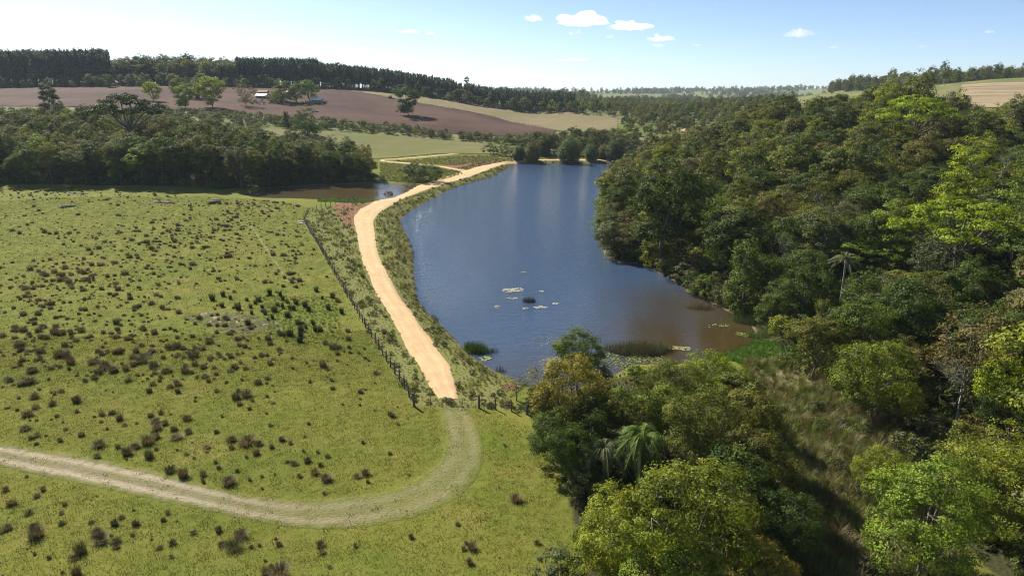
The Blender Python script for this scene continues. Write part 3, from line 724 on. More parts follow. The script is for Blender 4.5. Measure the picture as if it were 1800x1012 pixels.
# --- landmarks of the wooded slope right of the lake
put('umbrella0', 'broad_tree', 1612, 192, 122, 'lime green', 'broad flat topped lime green tree near the crest of the wooded hill', 'broad lime green tree on the crest')
put('round2', 'yellow_tree', 1575, 240, 52, 'yellow', 'small bright yellow crowned tree in the middle of the wooded hillside', 'bright yellow tree')
put('round3', 'lime_tree', 1712, 288, 96, 'lime green', 'tall lime green tree below the yellow one, near the frame edge', 'tall lime green tree')
put('umbrella1', 'spreading_tree', 1690, 396, 175, 'lime green', 'largest bright lime green spreading tree on the slope, crown in tiers', 'largest lime spreading tree')
put('umbrella0', 'golden_tree', 1582, 492, 62, 'golden', 'small tree with golden orange flat crown among green trees', 'golden orange tree')
put('round0', 'green_tree', 1366, 352, 52, 'lime green', 'small bright green round tree on the dark slope above the shore', 'small bright green tree above the shore')
put('airy0', 'grey_tree', 1655, 452, 92, 'grey green', 'pale grey thin crowned tree below the spreading lime tree', 'pale grey thin tree')
put('umbrella1', 'green_tree', 1500, 446, 90, 'fresh green', 'flat topped fresh green tree above a pale palm trunk', 'flat topped fresh green tree')
put('draped0', 'creeper_tree', 1292, 462, 74, 'deep green', 'column of creeper draped foliage above the lake shore', 'creeper draped tree by the shore')
put('bare0', 'bare_tree', 1560, 172, 105, 'dull brown', 'wide brownish leafless tree standing on the crest against the sky', 'leafless tree on the crest', hc=.75)
put('umbrella0', 'crest_tree', 1432, 172, 74, 'yellow green', 'flat yellow green tree on the crest beside a rusty crown', 'yellow green crest tree')
put('round1', 'rusty_tree', 1465, 178, 60, 'rusty brown', 'rusty brown crowned tree on the crest beside a yellow green one', 'rusty tree on the crest')
put('round3', 'green_tree', 1436, 344, 82, 'olive green', 'rounded olive tree with lit dome beside the small bright green one', 'olive dome tree')
put('palm0', 'palm_tree', 1255, 305, 48, 'fresh green', 'tall feathery palm rising from the slope above the lake', 'tall palm above the lake', 'palm')
put('palm0', 'palm_tree', 1484, 476, 62, 'grey green', 'drooping palm with long bare trunk below the flat topped green tree', None, 'palm')
put('tall0', 'shore_tree', 1130, 345, 105, 'dark green', 'tall dark tree at the lake point with shaded lower side', 'tall dark tree at the lake point')
put('round2', 'shore_tree', 1195, 340, 100, 'dark green', 'dark rounded tree just inland of the lake point', None)
put('airy1', 'leaning_tree', 1062, 372, 62, 'grey green', 'thin grey green tree leaning out over the water at the point', 'thin tree leaning over the water', zs=.9)
put('round0', 'brown_tree', 1232, 300, 66, 'dull brown', 'dull brown crowned tree beside the tall palm', None)
put('bare1', 'dead_tree', 1690, 690, 84, 'grey green', 'half dead tree with pale bare trunk beside the overgrown clearing', 'half dead pale trunked tree', hc=.6)
put('leafy0', 'young_tree', 1552, 812, 78, 'yellow green', 'small bushy yellow green tree standing alone in the overgrown clearing', 'lone young tree in the clearing')
put('leafy1', 'broadleaf_tree', 1640, 872, 160, 'fresh green', 'large fresh green broadleaf tree beside the clearing, trunk showing at its foot', 'large broadleaf tree beside the clearing')
put('leafy2', 'broadleaf_tree', 1768, 838, 125, 'yellow green', 'yellow green broadleaf tree at the frame edge behind the large one', 'yellow green tree at the frame edge')
put('airy0', 'brown_tree', 1712, 592, 130, 'rusty brown', 'wide brownish twiggy tree above the half dead pale trunk', 'brownish twiggy tree')
put('leafy0', 'lime_tree', 1772, 655, 95, 'lime green', 'bright lime green leafy tree at the frame edge below the twiggy brown tree', 'bright lime tree at the frame edge')
put('round1', 'tall_tree', 1440, 590, 90, 'olive green', 'slim olive tree behind the green marshy bank of the lake', 'slim olive tree by the marshy bank')
put('leafy1', 'leafy_tree', 1545, 640, 120, 'yellow green', 'tall yellow green leafy tree at the far side of the clearing', 'yellow green tree across the clearing')
put('bush1', 'shore_bush', 1378, 570, 52, 'yellow green', 'pale leafy bush on the shore beside the reeds', 'pale bush on the shore', 'bush', hc=.55)
put('bush0', 'shore_bush', 1085, 455, 56, 'yellow green', 'low yellow green bush growing out over the water at the point', None, 'bush', hc=.5)
# --- the clump of trees in front of the lake
put('leafy2', 'waterside_tree', 1003, 612, 88, 'deep green', 'bushy dark green tree at the water edge in front of the lake', 'bushy dark tree at the water edge', hc=.6)
put('leafy0', 'autumn_tree', 1003, 672, 150, 'golden', 'tree with golden brown autumn crown below the bushy tree at the water edge', 'golden brown tree by the water')
put('airy1', 'olive_tree', 1105, 690, 125, 'olive green', 'thin olive tree between the golden brown tree and the lime one', 'thin olive tree by the water')
put('palm1', 'palm_tree', 1128, 770, 150, 'deep green', 'large dark feathery palm in the middle of the near tree clump', 'large dark palm', 'palm', hc=.8, zs=1.0)
put('palm1', 'palm_tree', 1062, 790, 120, 'grey green', 'smaller grey green palm with pale leaning trunk at the pasture side', None, 'palm', hc=.8)
put('leafy1', 'lime_tree', 1256, 652, 100, 'lime green', 'yellowish lime tree nearest the marshy end of the lake', 'lime tree by the lake end')
put('leafy2', 'olive_tree', 1245, 735, 150, 'olive green', 'olive leafy tree behind the large dark palm', 'olive tree behind the palm')
put('leafy0', 'olive_tree', 1330, 800, 135, 'olive green', 'dark olive tree at the edge of the overgrown clearing', 'olive tree at the clearing')
put('leafy1', 'spreading_tree', 1205, 885, 215, 'yellow green', 'largest yellow green tree of the near clump, wide leafy crown', 'largest tree of the near clump')
put('leafy2', 'olive_tree', 1078, 925, 140, 'yellow green', 'yellow olive tree at the pasture side of the near clump', 'yellow olive tree by the pasture')
put('leafy1', 'leafy_tree', 1165, 985, 150, 'fresh green', 'green tree at the bottom of the picture in the near clump', 'green tree at the bottom')
put('leafy0', 'autumn_tree', 1336, 985, 112, 'golden', 'yellowish brown tree at the bottom of the picture beside the dark shadow', 'yellowish brown tree at the bottom')
put('bush0', 'grey_bush', 1030, 838, 74, 'grey green', 'grey green bush at the pasture edge below the palm', 'grey green bush by the pasture', 'bush', hc=.5)
put('leafy1', 'dark_tree', 975, 745, 95, 'deep green', 'deep green tree at the fence end below the golden brown one', None)
put('leafy2', 'dark_tree', 1010, 780, 95, 'dark green', 'dark tree on the pasture edge below the golden brown one', None)
put('bush2', 'bush', 966, 762, 62, 'dark green', 'dark bush at the foot of the golden brown tree', None, 'bush', hc=.5)
put('bush1', 'bush', 1000, 800, 58, 'fresh green', 'small fresh green bush between the pasture and the palms', None, 'bush', hc=.5)
put('bush2', 'silver_bush', 985, 1006, 100, 'grey green', 'silvery grey bush at the bottom of the picture in the pasture corner', None, 'bush', hc=.5)
put('airy0', 'thin_bush', 908, 676, 62, 'grey green', 'thin grey bush beside the fence end at the lake', 'thin bush at the fence end', 'bush', zs=.6, hc=.6)
put('bare0', 'bare_bush', 1218, 1008, 60, 'dull brown', 'leafless grey bush at the very bottom of the near clump', None, 'bush', hc=.6)
put('leafy2', 'dark_tree', 1175, 665, 100, 'olive green', 'olive tree with rusty tinge between the reeds and the palm', None)
put('round0', 'dark_tree', 1045, 735, 95, 'dark green', 'dark shaded tree between the golden brown tree and the palms', None)
put('leafy0', 'olive_tree', 1290, 905, 120, 'olive green', 'dark olive tree beside the largest one, over the deep shadow', None)

cl = rand_in(cluster, 3.9, 15); ok = np.ones(len(cl), bool)
for x_, y_, r_ in taken: ok &= np.hypot(cl[:, 0] - x_, cl[:, 1] - y_) > r_ * .75 + .8
cl = cl[ok & (sdist(cl[:, 0], cl[:, 1], LAKE) > 1)]
for x_, y_ in cl:
    k = random.choice(['leafy0', 'leafy1', 'leafy2', 'round0', 'airy1', 'bush0', 'leafy1'])
    _u, _v = px(x_, y_, h1(x_, y_) + 7.0)
    if _v < 655 or any(abs(_u - pu) < 75 and -10 < _v - pv < 90 for pu, pv in ((1128, 770), (1062, 790))): k = random.choice(['bush0', 'bush1', 'bush2'])
    plant(k, 'clump_tree', float(x_), float(y_), random.uniform(.5, .72), random.choice(['olive green', 'olive green', 'deep green', 'yellow green', 'fresh green', 'grey green', 'dark green']), zs=random.uniform(.85, 1.1), tilt=.05)
# overhanging edge of the wood along the lake
def shore_at(i0, i1, step, off):
    L = resample(LAKE[i0:i1], max(3, int(np.hypot(*np.diff(LAKE[i0:i1], axis=0).T).sum() / step))); t = np.gradient(L, axis=0); n = np.stack([t[:, 1], -t[:, 0]], 1) / np.hypot(*t.T)[:, None]
    if not inside(L[:1, 0] + n[:1, 0] * .5, L[:1, 1] + n[:1, 1] * .5, LAKE)[0]: n = -n
    return L - n * off
for x_, y_ in shore_at(31, 43, 4.6, 1.6):
    k = random.choice(['draped0', 'draped1', 'bush0', 'bush1', 'bush2', 'round1', 'airy0']); plant(k, 'shore_growth', float(x_), float(y_), random.uniform(.62, .85) * (1.5 if k[:4] == 'bush' else 1) * float(np.interp(y_, [190, 300], [1, .5])), random.choice(['deep green', 'dark green', 'olive green', 'fresh green', 'grey green']), tilt=.12, zs=random.uniform(.8, 1.1))
    taken.append((float(x_), float(y_), .6))

# --- generic trees: right-hand forest, far ones become one mass
def clear_of(p, k=1.0, extra=()):
    ok = np.ones(len(p), bool)
    for x, y, rr in taken: ok &= np.hypot(p[:, 0] - x, p[:, 1] - y) > rr * k + 1.6
    return ok
fr = rand_in(forest_r, 6.0, 11); fr = fr[clear_of(fr)]
fr = fr[sdist(fr[:, 0], fr[:, 1], LAKE) > 1.5]
zf = hgt(fr[:, 0], fr[:, 1]); uf, vf = px(fr[:, 0], fr[:, 1], zf + 9)
seen = (uf > -10) & (uf < 1830) & (vf < 1040) & (fr[:, 1] > 40)
dist = np.hypot(fr[:, 0], fr[:, 1])
order = np.argsort(np.where(seen, dist, 1e6))
near_r = order[:150]; mass_r = np.setdiff1d(np.arange(len(fr)), near_r)
rr = np.random.default_rng(21)
kinds_r = ['round0','round1','round2','round3','tall0','tall1','airy0','airy1','umbrella0','draped0','draped1','bare0','leafy0','leafy2']
pk = np.array([.09,.09,.09,.08,.07,.07,.10,.09,.06,.07,.05,.10,.04,.03]); pk /= pk.sum()
tints_r = ['dark green','deep green','olive green','grey green','fresh green','dull brown','rusty brown','yellow green']
pt = np.array([.27,.23,.19,.08,.09,.05,.02,.07]); pt /= pt.sum()
for i in near_r:
    k = rr.choice(kinds_r, p=pk); tn = rr.choice(tints_r, p=pt)
    lo = seg_dist(np.array([fr[i, 0]]), np.array([fr[i, 1]]), LAKE)[0] < 9
    s = rr.uniform(.66, 1.28) * (.78 if lo else 1.0) * (.85 if k.startswith('tall') else 1) * (.75 if fr[i, 1] < 95 else 1.0)
    for x_, y_, r_ in taken:                         # keep the sight line to the marked trees open
        if 0 < math.hypot(x_, y_) - math.hypot(*fr[i]) < 11 and abs(x_ / y_ - fr[i, 0] / fr[i, 1]) * y_ < r_ + 2.5: s *= .62; break
    plant(k, 'forest_tree' if not k.startswith('bare') else 'bare_forest_tree', fr[i, 0], fr[i, 1], s, tn, zs=rr.uniform(.85, 1.15), tilt=.05)
MK = ['round0','round1','round2','round3','tall0','tall1','airy0','airy1','umbrella0','draped0','draped1']
scatter('forest_canopy', on_ground(fr[mass_r]), [MASS[k] for k in MK], 'dense mixed woodland covering the upper hillside beyond the lake', (rr.uniform(.66, 1.28, len(mass_r)) * np.interp(fr[mass_r, 1], [270, 340], [1.0, .55]) * np.where((seg_dist(fr[mass_r, 0], fr[mass_r, 1], LAKE) < 14) & (fr[mass_r, 1] > 220), .6, 1.0), 0), .05, 31)
und = rand_in(forest_r, 3.4, 12); und = und[sdist(und[:, 0], und[:, 1], LAKE) > .3]; du = np.hypot(und[:, 0], und[:, 1]); und = und[du < 300]
scatter('undergrowth', on_ground(und, -.2), [MASS['bush0'], MASS['bush1'], MASS['bush2']], 'tangled undergrowth beneath the trees of the hillside', (.5, 1.0), .1, 32)

# --- left forest behind the pasture
put_l = []
e = put('umbrella1', 'dark_umbrella_tree', 222, 192, 112, 'blackish green', 'huge dark umbrella shaped tree rising above the woodland behind the pasture', 'huge dark umbrella tree')
fl = rand_in(forest_l, 6.2, 13); fl = fl[clear_of(fl)]
fl = fl[sdist(fl[:, 0], fl[:, 1], POND) > 2]
zf = hgt(fl[:, 0], fl[:, 1]); uf, vf = px(fl[:, 0], fl[:, 1], zf + 9)
seen = (uf > -15) & (uf < 1000); dist = np.hypot(fl[:, 0], fl[:, 1])
edge_d = seg_dist(fl[:, 0], fl[:, 1], forest_l[:7], False)
order = np.argsort(np.where(seen, edge_d, 1e6)); near_l = order[:56]; mass_l = np.setdiff1d(np.arange(len(fl)), near_l)
for i in near_l:
    k = rr.choice(['round0','round1','round2','round3','tall0','tall1','draped0','airy1','umbrella0'], p=[.15,.15,.15,.13,.12,.12,.08,.06,.04]); tn = rr.choice(['dark green','deep green','blackish green','olive green','grey green','fresh green'], p=[.22,.22,.08,.22,.12,.14])
    plant(k, 'woodland_tree', fl[i, 0], fl[i, 1], rr.uniform(.72, 1.35) * (.85 if k.startswith('tall') else 1), tn, zs=rr.uniform(.9, 1.2), tilt=.05)
scatter('woodland_canopy', on_ground(fl[mass_l]), [MASS[k] for k in MK], 'dark woodland filling the slope behind the pasture', (rr.uniform(.6, 1.25, len(mass_l)) * np.interp(fl[mass_l, 1], [295, 340, 400], [1.0, .72, .55]), 0), .05, 33)
ul = rand_in(forest_l, 3.6, 14); ul = ul[(seg_dist(ul[:, 0], ul[:, 1], forest_l[:7], False) < 25) & (sdist(ul[:, 0], ul[:, 1], POND) > .5)]
scatter('woodland_undergrowth', on_ground(ul, -.2), [MASS['bush0'], MASS['bush1'], MASS['bush2']], 'low dark undergrowth along the woodland edge by the pond', (.5, 1.0), .1, 34)

# --- single trees and clumps on the far fields
G_f = 'trees standing on the ploughed hillside'
for kind, u, v, w, t, lab, zs in [
    ('tall0', 82, 166, 24, 'blackish green', 'lone dark tree on the ploughed field far from the farmhouses', 1.0),
    ('round1', 267, 158, 24, 'yellow green', 'small yellowish tree on the ploughed field by a track', 1.0),
    ('round2', 323, 166, 30, 'fresh green', 'round two tiered green tree in front of the clump on the ploughed field', 1.0),
    ('round0', 312, 150, 24, 'olive green', 'olive tree at the back of the clump on the ploughed field', 1.0),
    ('round3', 345, 153, 26, 'deep green', 'deep green tree inside the clump on the ploughed field', 1.0),
    ('round1', 370, 157, 40, 'yellow green', 'large yellowish green tree of the clump on the ploughed field', 1.0),
    ('airy0', 430, 163, 30, 'dull brown', 'brownish twiggy tree beside the low roofed farmhouse', 1.0),
    ('round3', 491, 157, 30, 'fresh green', 'umbrella shaped tree between the two farmhouses', 1.0),
    ('round0', 520, 161, 26, 'deep green', 'dark tree next to the white roofed farmhouse', 1.0),
    ('round1', 542, 156, 28, 'fresh green', 'flat topped tree behind the white roofed farmhouse', 1.0),
    ('round2', 716, 173, 40, 'dark green', 'dark tree on the boundary between ploughed and stubble field', 1.0),
    ('round3', 538, 208, 40, 'dark green', 'dark rounded tree in the brush below the ploughed field', 1.0),
    ('draped0', 502, 208, 12, 'blackish green', 'narrow dark conical tree in the brush below the ploughed field', 1.3)]:
    e_, x_, y_, s_ = mark(kind, 'field_tree', u, v, w * 1.15, t, lab, None, 'tree', zs, G_f, hc=.45); e_.location.z -= ARCH[kind]['H'] * s_ * .2
for kind, u, Y_, vt, lab in [('gum0', 514, 752, 100, 'thin gum tree poking above the plantation, first from the farm side'), ('gum1', 594, 752, 108, 'thin gum tree poking above the plantation, beyond the farmhouses'), ('gum0', 819, 712, 134, 'tall gum tree at the low end of the plantation ridge')]:
    x_ = col_xz(u, Y_, 40)[0]; zg = h1(x_, Y_); s_ = (at_y(u, vt, Y_)[2] - zg) / 30.0; plant(kind, 'gum_tree', x_, Y_, s_, 'grey green', lab, 'tree', 'gum trees above the plantation')
for u, v, w, t, lab in [(912, 268, 26, 'dark green', 'low bamboo clump where the road bends along the far shore'), (1040, 266, 30, 'deep green', 'rounded bamboo clump between the widest dome and the single one'), (1060, 267, 24, 'olive green', 'small olive bamboo clump beside the single dome'), (1001, 264, 46, 'dark green', 'widest bamboo dome behind the far shore road'), (1081, 263, 36, 'dark green', 'single bamboo dome standing apart near the far end of the shore road'),
                     (958, 263, 22, 'deep green', 'narrow bamboo clump beside the widest dome'), (935, 266, 34, 'olive green', 'ragged bamboo clump at the lake corner behind the shore road')]:
    mark('bamboo%d' % (w % 2), 'bamboo_clump', u, v, w, t, lab, None, 'bamboo', 1.0, 'bamboo clumps behind the far shore road', hc=.5)
for i, (u, v, w, t, lab) in enumerate([(725, 302, 44, 'dark green', 'dark bush beside the side road junction, pond side'), (755, 303, 50, 'dark green', 'wide dark bush beside the side road junction, road side'),
                     (862, 262, 30, 'dark green', 'dark bush above the red bank, first in its row'), (885, 264, 28, 'olive green', 'olive bush above the red bank, second in its row'), (905, 266, 28, 'dark green', 'dark bush behind the road bend at the lake corner')]):
    mark('bush%d' % (i % 3), 'roadside_bush', u, v, w, t, lab, None, 'bush', .8, 'bushes by the road junction', hc=.45)
mark('bush1', 'pond_bush', 684, 341, 18, 'dull brown', 'small thin bush between the pond and the road', None, 'bush', .9, hc=.5)

# --- woods that read as one mass
def poly_px(pts, up=0.0): return PL(pts, up)
rid = np.array([col_xz(u, Y_, 40)[:2] for u, Y_ in [(-500,735),(0,735),(300,735),(600,735),(760,715),(850,690),(960,660),(1010,650),(1010,700),(860,740),(700,800),(300,860),(-500,880)]])
pe = rand_in(rid, 4.6, 41)
ue, ve = px(pe[:, 0], pe[:, 1], hgt(pe[:, 0], pe[:, 1])); pe = pe[~((ue > 196) & (ue < 206))]
ue, ve = px(pe[:, 0], pe[:, 1], hgt(pe[:, 0], pe[:, 1]))
ht = np.where(ue < 200, 1.28, np.where(ue < 380, 1.0, np.where(ue < 560, 1.03, np.where(ue < 800, .92 - (ue - 560) * .0010, .6)))) * rng.uniform(.86, 1.10, len(pe))
mixw = (ue > 200) & (ue < 420)
scatter('plantation', on_ground(pe[~mixw]), [MASS['euc0'], MASS['euc1']], 'dark eucalyptus plantation lining the far ridge', (ht[~mixw], 0), .02, 42, zs=1.0)
scatter('ridge_wood', on_ground(pe[mixw][::2]), [MASS[k] for k in MK[:6]], 'mixed dark wood on the far ridge between plantation stands', (1.35, 1.9), .04, 43)
fm = np.array([col_xz(u, Y_, 38)[:2] for u, Y_ in [(-300,705),(100,705),(200,690),(300,700),(480,718),(620,722),(760,700),(850,678),(960,648),(1010,640),(1010,655),(960,664),(850,694),(760,718),(600,738),(480,738),(-300,738)]])
pm = rand_in(fm, 6.0, 44); um, _ = px(pm[:, 0], pm[:, 1], hgt(pm[:, 0], pm[:, 1])); pm = pm[rng.uniform(0, 1, len(pm)) < np.where(um < 160, .5, .7)]
scatter('field_edge_scrub', on_ground(pm, -1.2), [MASS[k] for k in ('round0','round1','bush0','bush1','round3')], 'scrubby trees along the top edge of the ploughed field', (.6, 1.15), .05, 45)
def mass_px(name, pts, sp, keys, label, scale, seed, keep=1.0, up=0.0):
    p = rand_in(PL(pts, up), sp, seed)
    if keep < 1: p = p[np.random.default_rng(seed).uniform(0, 1, len(p)) < keep]
    return scatter(name, on_ground(p), [MASS[k] for k in keys], label, scale, .06, seed)
for k in list(MASS):
    if k.startswith('bush'):
        me = MASS[k].copy(); me.materials[0] = M_brush; MASS['brush' + k[4:]] = me
mass_px('brush_belt', [(470,207),(560,213),(650,221),(720,229),(780,236),(880,243),(965,243),(1010,238),(1085,236),(1100,258),(1010,256),(930,258),(850,250),(760,243),(650,234),(560,228),(480,224)], 4.2, ['brush0','brush1','brush2'], 'belt of low brush between the ploughed field and the meadow', (.55, 1.25), 46, .8)
mass_px('hillside_scrub', [(-80,196),(110,198),(200,196),(290,196),(380,199),(440,203),(500,212),(480,226),(420,236),(300,228),(150,222),(-80,220)], 5.0, ['brush0','brush1','brush2'], 'light green scrub on the slope above the woodland', (.5, 1.1), 47, .6)
mass_px('valley_wood', [(880,192),(1000,201),(1090,209),(1090,236),(1110,250),(1180,246),(1250,225),(1340,215),(1360,180),(1200,176),(1000,180),(880,180)], 7.5, MK[:8] + ['brush0', 'brush1', 'brush2'], 'dark wood filling the valley beyond the stubble field', (.4, .75), 48, .7)
mass_px('shore_wood', [(905,276),(1000,274),(1096,275),(1140,262),(1120,246),(1000,256),(930,260)], 4.6, ['brush0','brush1','brush2','round0','round2'], 'brush and small trees behind the far shore road', (.4, .95), 49, .85)
mass_px('crest_wood', [(1460,152.5),(1560,151),(1690,148),(1690,152),(1560,156),(1460,157)], 9.0, MK[:8], 'line of trees along the far crest at the horizon', (.7, 1.2), 50, .55)
fx = np.array([col_xz(u, Y_, 40)[:2] for u, Y_ in [(1480,840),(1560,760),(1640,720),(1700,640),(1950,640),(1950,680),(1650,780),(1480,880)]])
pf = rand_in(fx, 8.0, 51); scatter('horizon_wood', on_ground(pf, -2.4), [MASS[k] for k in MK[:8]], 'trees lining the horizon behind the harvested field', (.55, 1.05), .05, 51)
# far blue hills: patches of wood kilometres off
pp = []
r9 = np.random.default_rng(52)
for _ in range(46):
    Yc = r9.uniform(1400, 4600); xc = r9.uniform(-.25, .75) * Yc; n = r9.integers(20, 90); pp.append(np.stack([xc + r9.normal(0, Yc * .03, n), Yc + r9.normal(0, 30, n)], 1))
pp = np.concatenate(pp); scatter('distant_woods', on_ground(pp, -3), [MASS['round0'], MASS['round2'], MASS['tall0']], 'hazy woods on the distant hills at the horizon', (1.0, 1.9), .04, 53)

# ------------------------------------------------------------------ small cover: tussocks, verge, thicket, grass
def grass_mat(name, cols, trans=.25, vary=.4): return leaf_mat(name, cols, trans, vary)
M_tus = leaf_mat('tussock_blades', 'object', .15, .5)
M_grass = grass_mat('pasture_blades', [(0.142,0.156,0.018), (0.112,0.140,0.014), (0.166,0.164,0.024), (0.092,0.118,0.014), (0.178,0.160,0.040)])
M_verge = grass_mat('verge_blades', [(0.165,0.195,0.030), (0.22,0.19,0.08), (0.135,0.170,0.026), (0.25,0.215,0.11), (0.190,0.220,0.032), (0.18,0.14,0.075)])
M_thick = grass_mat('thicket_blades', [(0.125,0.150,0.032), (0.165,0.150,0.058), (0.100,0.130,0.026), (0.18,0.165,0.080), (0.135,0.158,0.034), (0.15,0.115,0.055)])
M_lush = grass_mat('lush_blades', [(0.070,0.150,0.016), (0.090,0.175,0.018), (0.060,0.120,0.018)])
def tuft_mesh(name, n, H, spread, w, base, seed, mat, seg=3, lean=.6):
    V, F, lv = blades(np.random.default_rng(seed), n, H, spread, w, lean, seg, base); return mesh_np(name, V, F, [mat], fattr={'lv': lv})
TUS = [tuft_mesh('tussock%d' % k, 300, .60 + .1 * (k % 2), .30 + .05 * k, .013, .30 + .05 * k, 70 + k, M_tus) for k in range(4)]
RUSH = [tuft_mesh('rush%d' % k, 230, .95, .34, .018, .30, 80 + k, M_tus, 3, .3) for k in range(2)]
GR = [tuft_mesh('sward%d' % k, 46, .13, .10, .016, .62, 90 + k, M_grass, 2) for k in range(4)]
VG = [tuft_mesh('verge_tuft%d' % k, 60, .55 + .12 * k, .42, .02, .28, 95 + k, M_verge) for k in range(3)]
TH = [tuft_mesh('tall_tuft%d' % k, 60, 1.15 + .25 * k, .75, .024, .40, 98 + k, M_thick, 4) for k in range(3)]
LU = [tuft_mesh('lush_tuft%d' % k, 50, .45, .25, .02, .4, 104 + k, M_lush) for k in range(2)]
za = [(190,18),(280,12),(80,40),(150,30),(15,55),(255,55),(95,78),(155,75),(187,80),(240,98),(220,110),(300,95),(140,112),(465,38),(420,75),(455,95),(515,105),(490,122),(540,125),(395,125),(375,140),(425,130),(450,120),(665,98),(720,125),(695,150),(595,140),(555,165),(615,165),(660,180),(637,155),(735,190),(768,180),(768,212),(645,210),(850,150),(885,145),(925,155),(865,30),(945,12),(850,80),(910,75),(970,68),(1007,112),(800,125),(925,108),(1100,118),(1045,160),(1155,155),(1030,210),(1020,238),(1035,265),(1065,228),(1090,250),(1078,285),(1180,260),(12,190),(45,165),(90,182),(128,172),(265,210),(235,222),(150,235),(75,290),(155,280),(120,313),(82,238),(157,333),(228,265),(330,252),(332,296),(245,316),(222,330),(110,372),(135,412),(160,400),(200,400),(157,436),(260,422),(352,398),(440,310),(485,303),(437,340),(463,372),(517,330),(537,355),(590,347),(650,315),(695,303),(672,340),(712,350),(680,370),(655,385),(675,408),(750,375),(762,410),(815,385),(808,330),(830,430),(638,430),(675,460),(585,450),(510,452),(548,478),(645,492),(428,443),(420,492),(765,462),(805,480),(838,497),(893,450),(893,470),(930,515),(945,540),(735,553),(790,575),(878,570),(880,602),(935,385),(1000,420),(1000,453),(1043,437),(1070,432),(1120,437),(1065,493),(1108,478),(1173,450),(1217,418),(1025,553),(995,585),(990,605),(1078,590),(1132,577),(1187,565)]
zb = [(25,635),(50,695),(160,662),(187,633),(125,735),(265,735),(145,797),(157,833),(267,780),(35,800),(8,815),(395,773),(495,782),(585,783),(578,722),(420,820),(435,852),(480,830),(502,855),(502,880),(572,830),(655,848),(690,885),(705,765),(765,768),(745,865),(835,820),(945,810),(957,870),(1010,883),(1040,835),(1085,880),(1145,938),(1150,990),(1205,870),(1210,1000),(350,900),(315,930),(212,928),(150,912),(740,922),(270,990),(330,995)]
zc = [(333,42),(375,268),(440,290),(510,312),(35,418),(75,433),(132,468),(193,472),(92,522),(150,510),(205,528),(235,490),(180,562),(230,590),(115,575),(505,478),(445,132),(160,168),(145,85),(217,100),(1050,678),(365,578),(400,566),(540,350)]
zd = [(213,905),(245,968),(205,873),(40,1000),(25,870),(825,890),(860,885),(850,950)]
TRKL = np.concatenate([smooth(track_l), smooth(track_r)[::-1]]); MUD = P(410, 567)
def tus(u, v, s, tint, label, group, meshes=TUS, name='tussock', cat='tussock'):
    x, y = P(u, v); o = obj(name, random.choice(meshes)); o.location = (x, y, h1(x, y) - .03)
    o.rotation_euler = (random.gauss(0, .06), random.gauss(0, .06), random.uniform(0, 6.28)); o.scale = (s * random.uniform(.85, 1.2), s * random.uniform(.85, 1.2), s * random.uniform(.8, 1.2))
    k = math.exp(random.gauss(0, .22)); o.color = (*[c * k for c in tint], 1)
    if cat == 'tussock':
        sz_ = 'tiny' if s < .62 else 'small' if s < .8 else 'medium sized' if s < 1.05 else 'large' if s < 1.35 else 'very large'
        tn_ = {0: 'brown', 1: 'olive brown', 2: 'straw coloured', 3: 'greenish'}[min(range(4), key=lambda q: sum(abs(a - b) for a, b in zip(BR[q], tint)))]
        dt_ = seg_dist(np.array([x]), np.array([y]), TRKL, True)[0]; df_ = seg_dist(np.array([x]), np.array([y]), FENCE, False)[0]; dm_ = math.hypot(x - MUD[0], y - MUD[1])
        near_ = 'close to the worn track' if dt_ < 4 else 'close to the long fence' if df_ < 9 else 'near the mud patch' if dm_ < 16 else 'away at the frame edge' if u < 130 else ''
        label = ' '.join((sz_, tn_, label, near_)).strip()
    tag(o, label, cat, group); return o
BR = [(0.138,0.100,0.050), (0.115,0.094,0.042), (0.165,0.128,0.074), (0.095,0.094,0.038)]
def size(): return float(np.clip(random.lognormvariate(-.28, .45), .35, 1.7))
for x_, y_ in za: tus(x_ / 2.456, 600 + y_ / 2.456 + 3, size(), random.choice(BR), 'tussock above the track', 'tussocks above the worn track')
for x_, y_ in zb: tus(x_ / 2.456, 600 + y_ / 2.456 + 3, size(), random.choice(BR), 'tussock below the track', 'tussocks below the worn track')
for x_, y_ in zc: tus(480 + x_ / 2.456, 600 + y_ / 2.456 + 3, size() * .9, random.choice(BR), 'tussock inside the track bend', 'tussocks inside the track bend')
for x_, y_ in zd: tus(480 + x_ / 2.456, 600 + y_ / 2.456 + 3, size() * .9, random.choice(BR), 'tussock outside the track bend', 'tussocks outside the track bend')
zr = [(415,255),(520,215),(590,245),(670,345),(755,260),(870,265),(790,330),(905,330),(935,395),(1025,365),(1060,310),(980,200),(1085,210),(1180,340),(1240,290),(1215,350),(1365,360),(1440,165),(1600,230),(1500,240),(1560,345),(1690,385),(800,390),(765,495),(1260,490),(1335,530),(1410,495),(1480,560),(1430,560),(1185,605),(1285,615),(1280,670),(1155,420),(1005,440),(510,320),(1110,330),(1290,560),(1110,250),(840,290),(1330,320)]
for i_, (x_, y_) in enumerate(zr):
    s_ = random.uniform(.8, 1.5); tus(300 + x_ / 5.625, 480 + y_ / 5.625 + 2, s_, random.choice([(0.050,0.062,0.030), (0.042,0.055,0.024), (0.068,0.072,0.040)]), ('small' if s_ < 1.0 else 'medium sized' if s_ < 1.25 else 'large') + ' dark rush clump ' + ('on the fence side of' if x_ > 1380 else 'between the fence and' if x_ > 1120 else 'just behind' if y_ < 300 else 'beside') + ' the mud patch' + (', farther back row' if y_ < 240 else ', front row' if y_ > 470 else ''), 'rush clumps by the mud patch', RUSH, 'rush_clump', 'rushes')
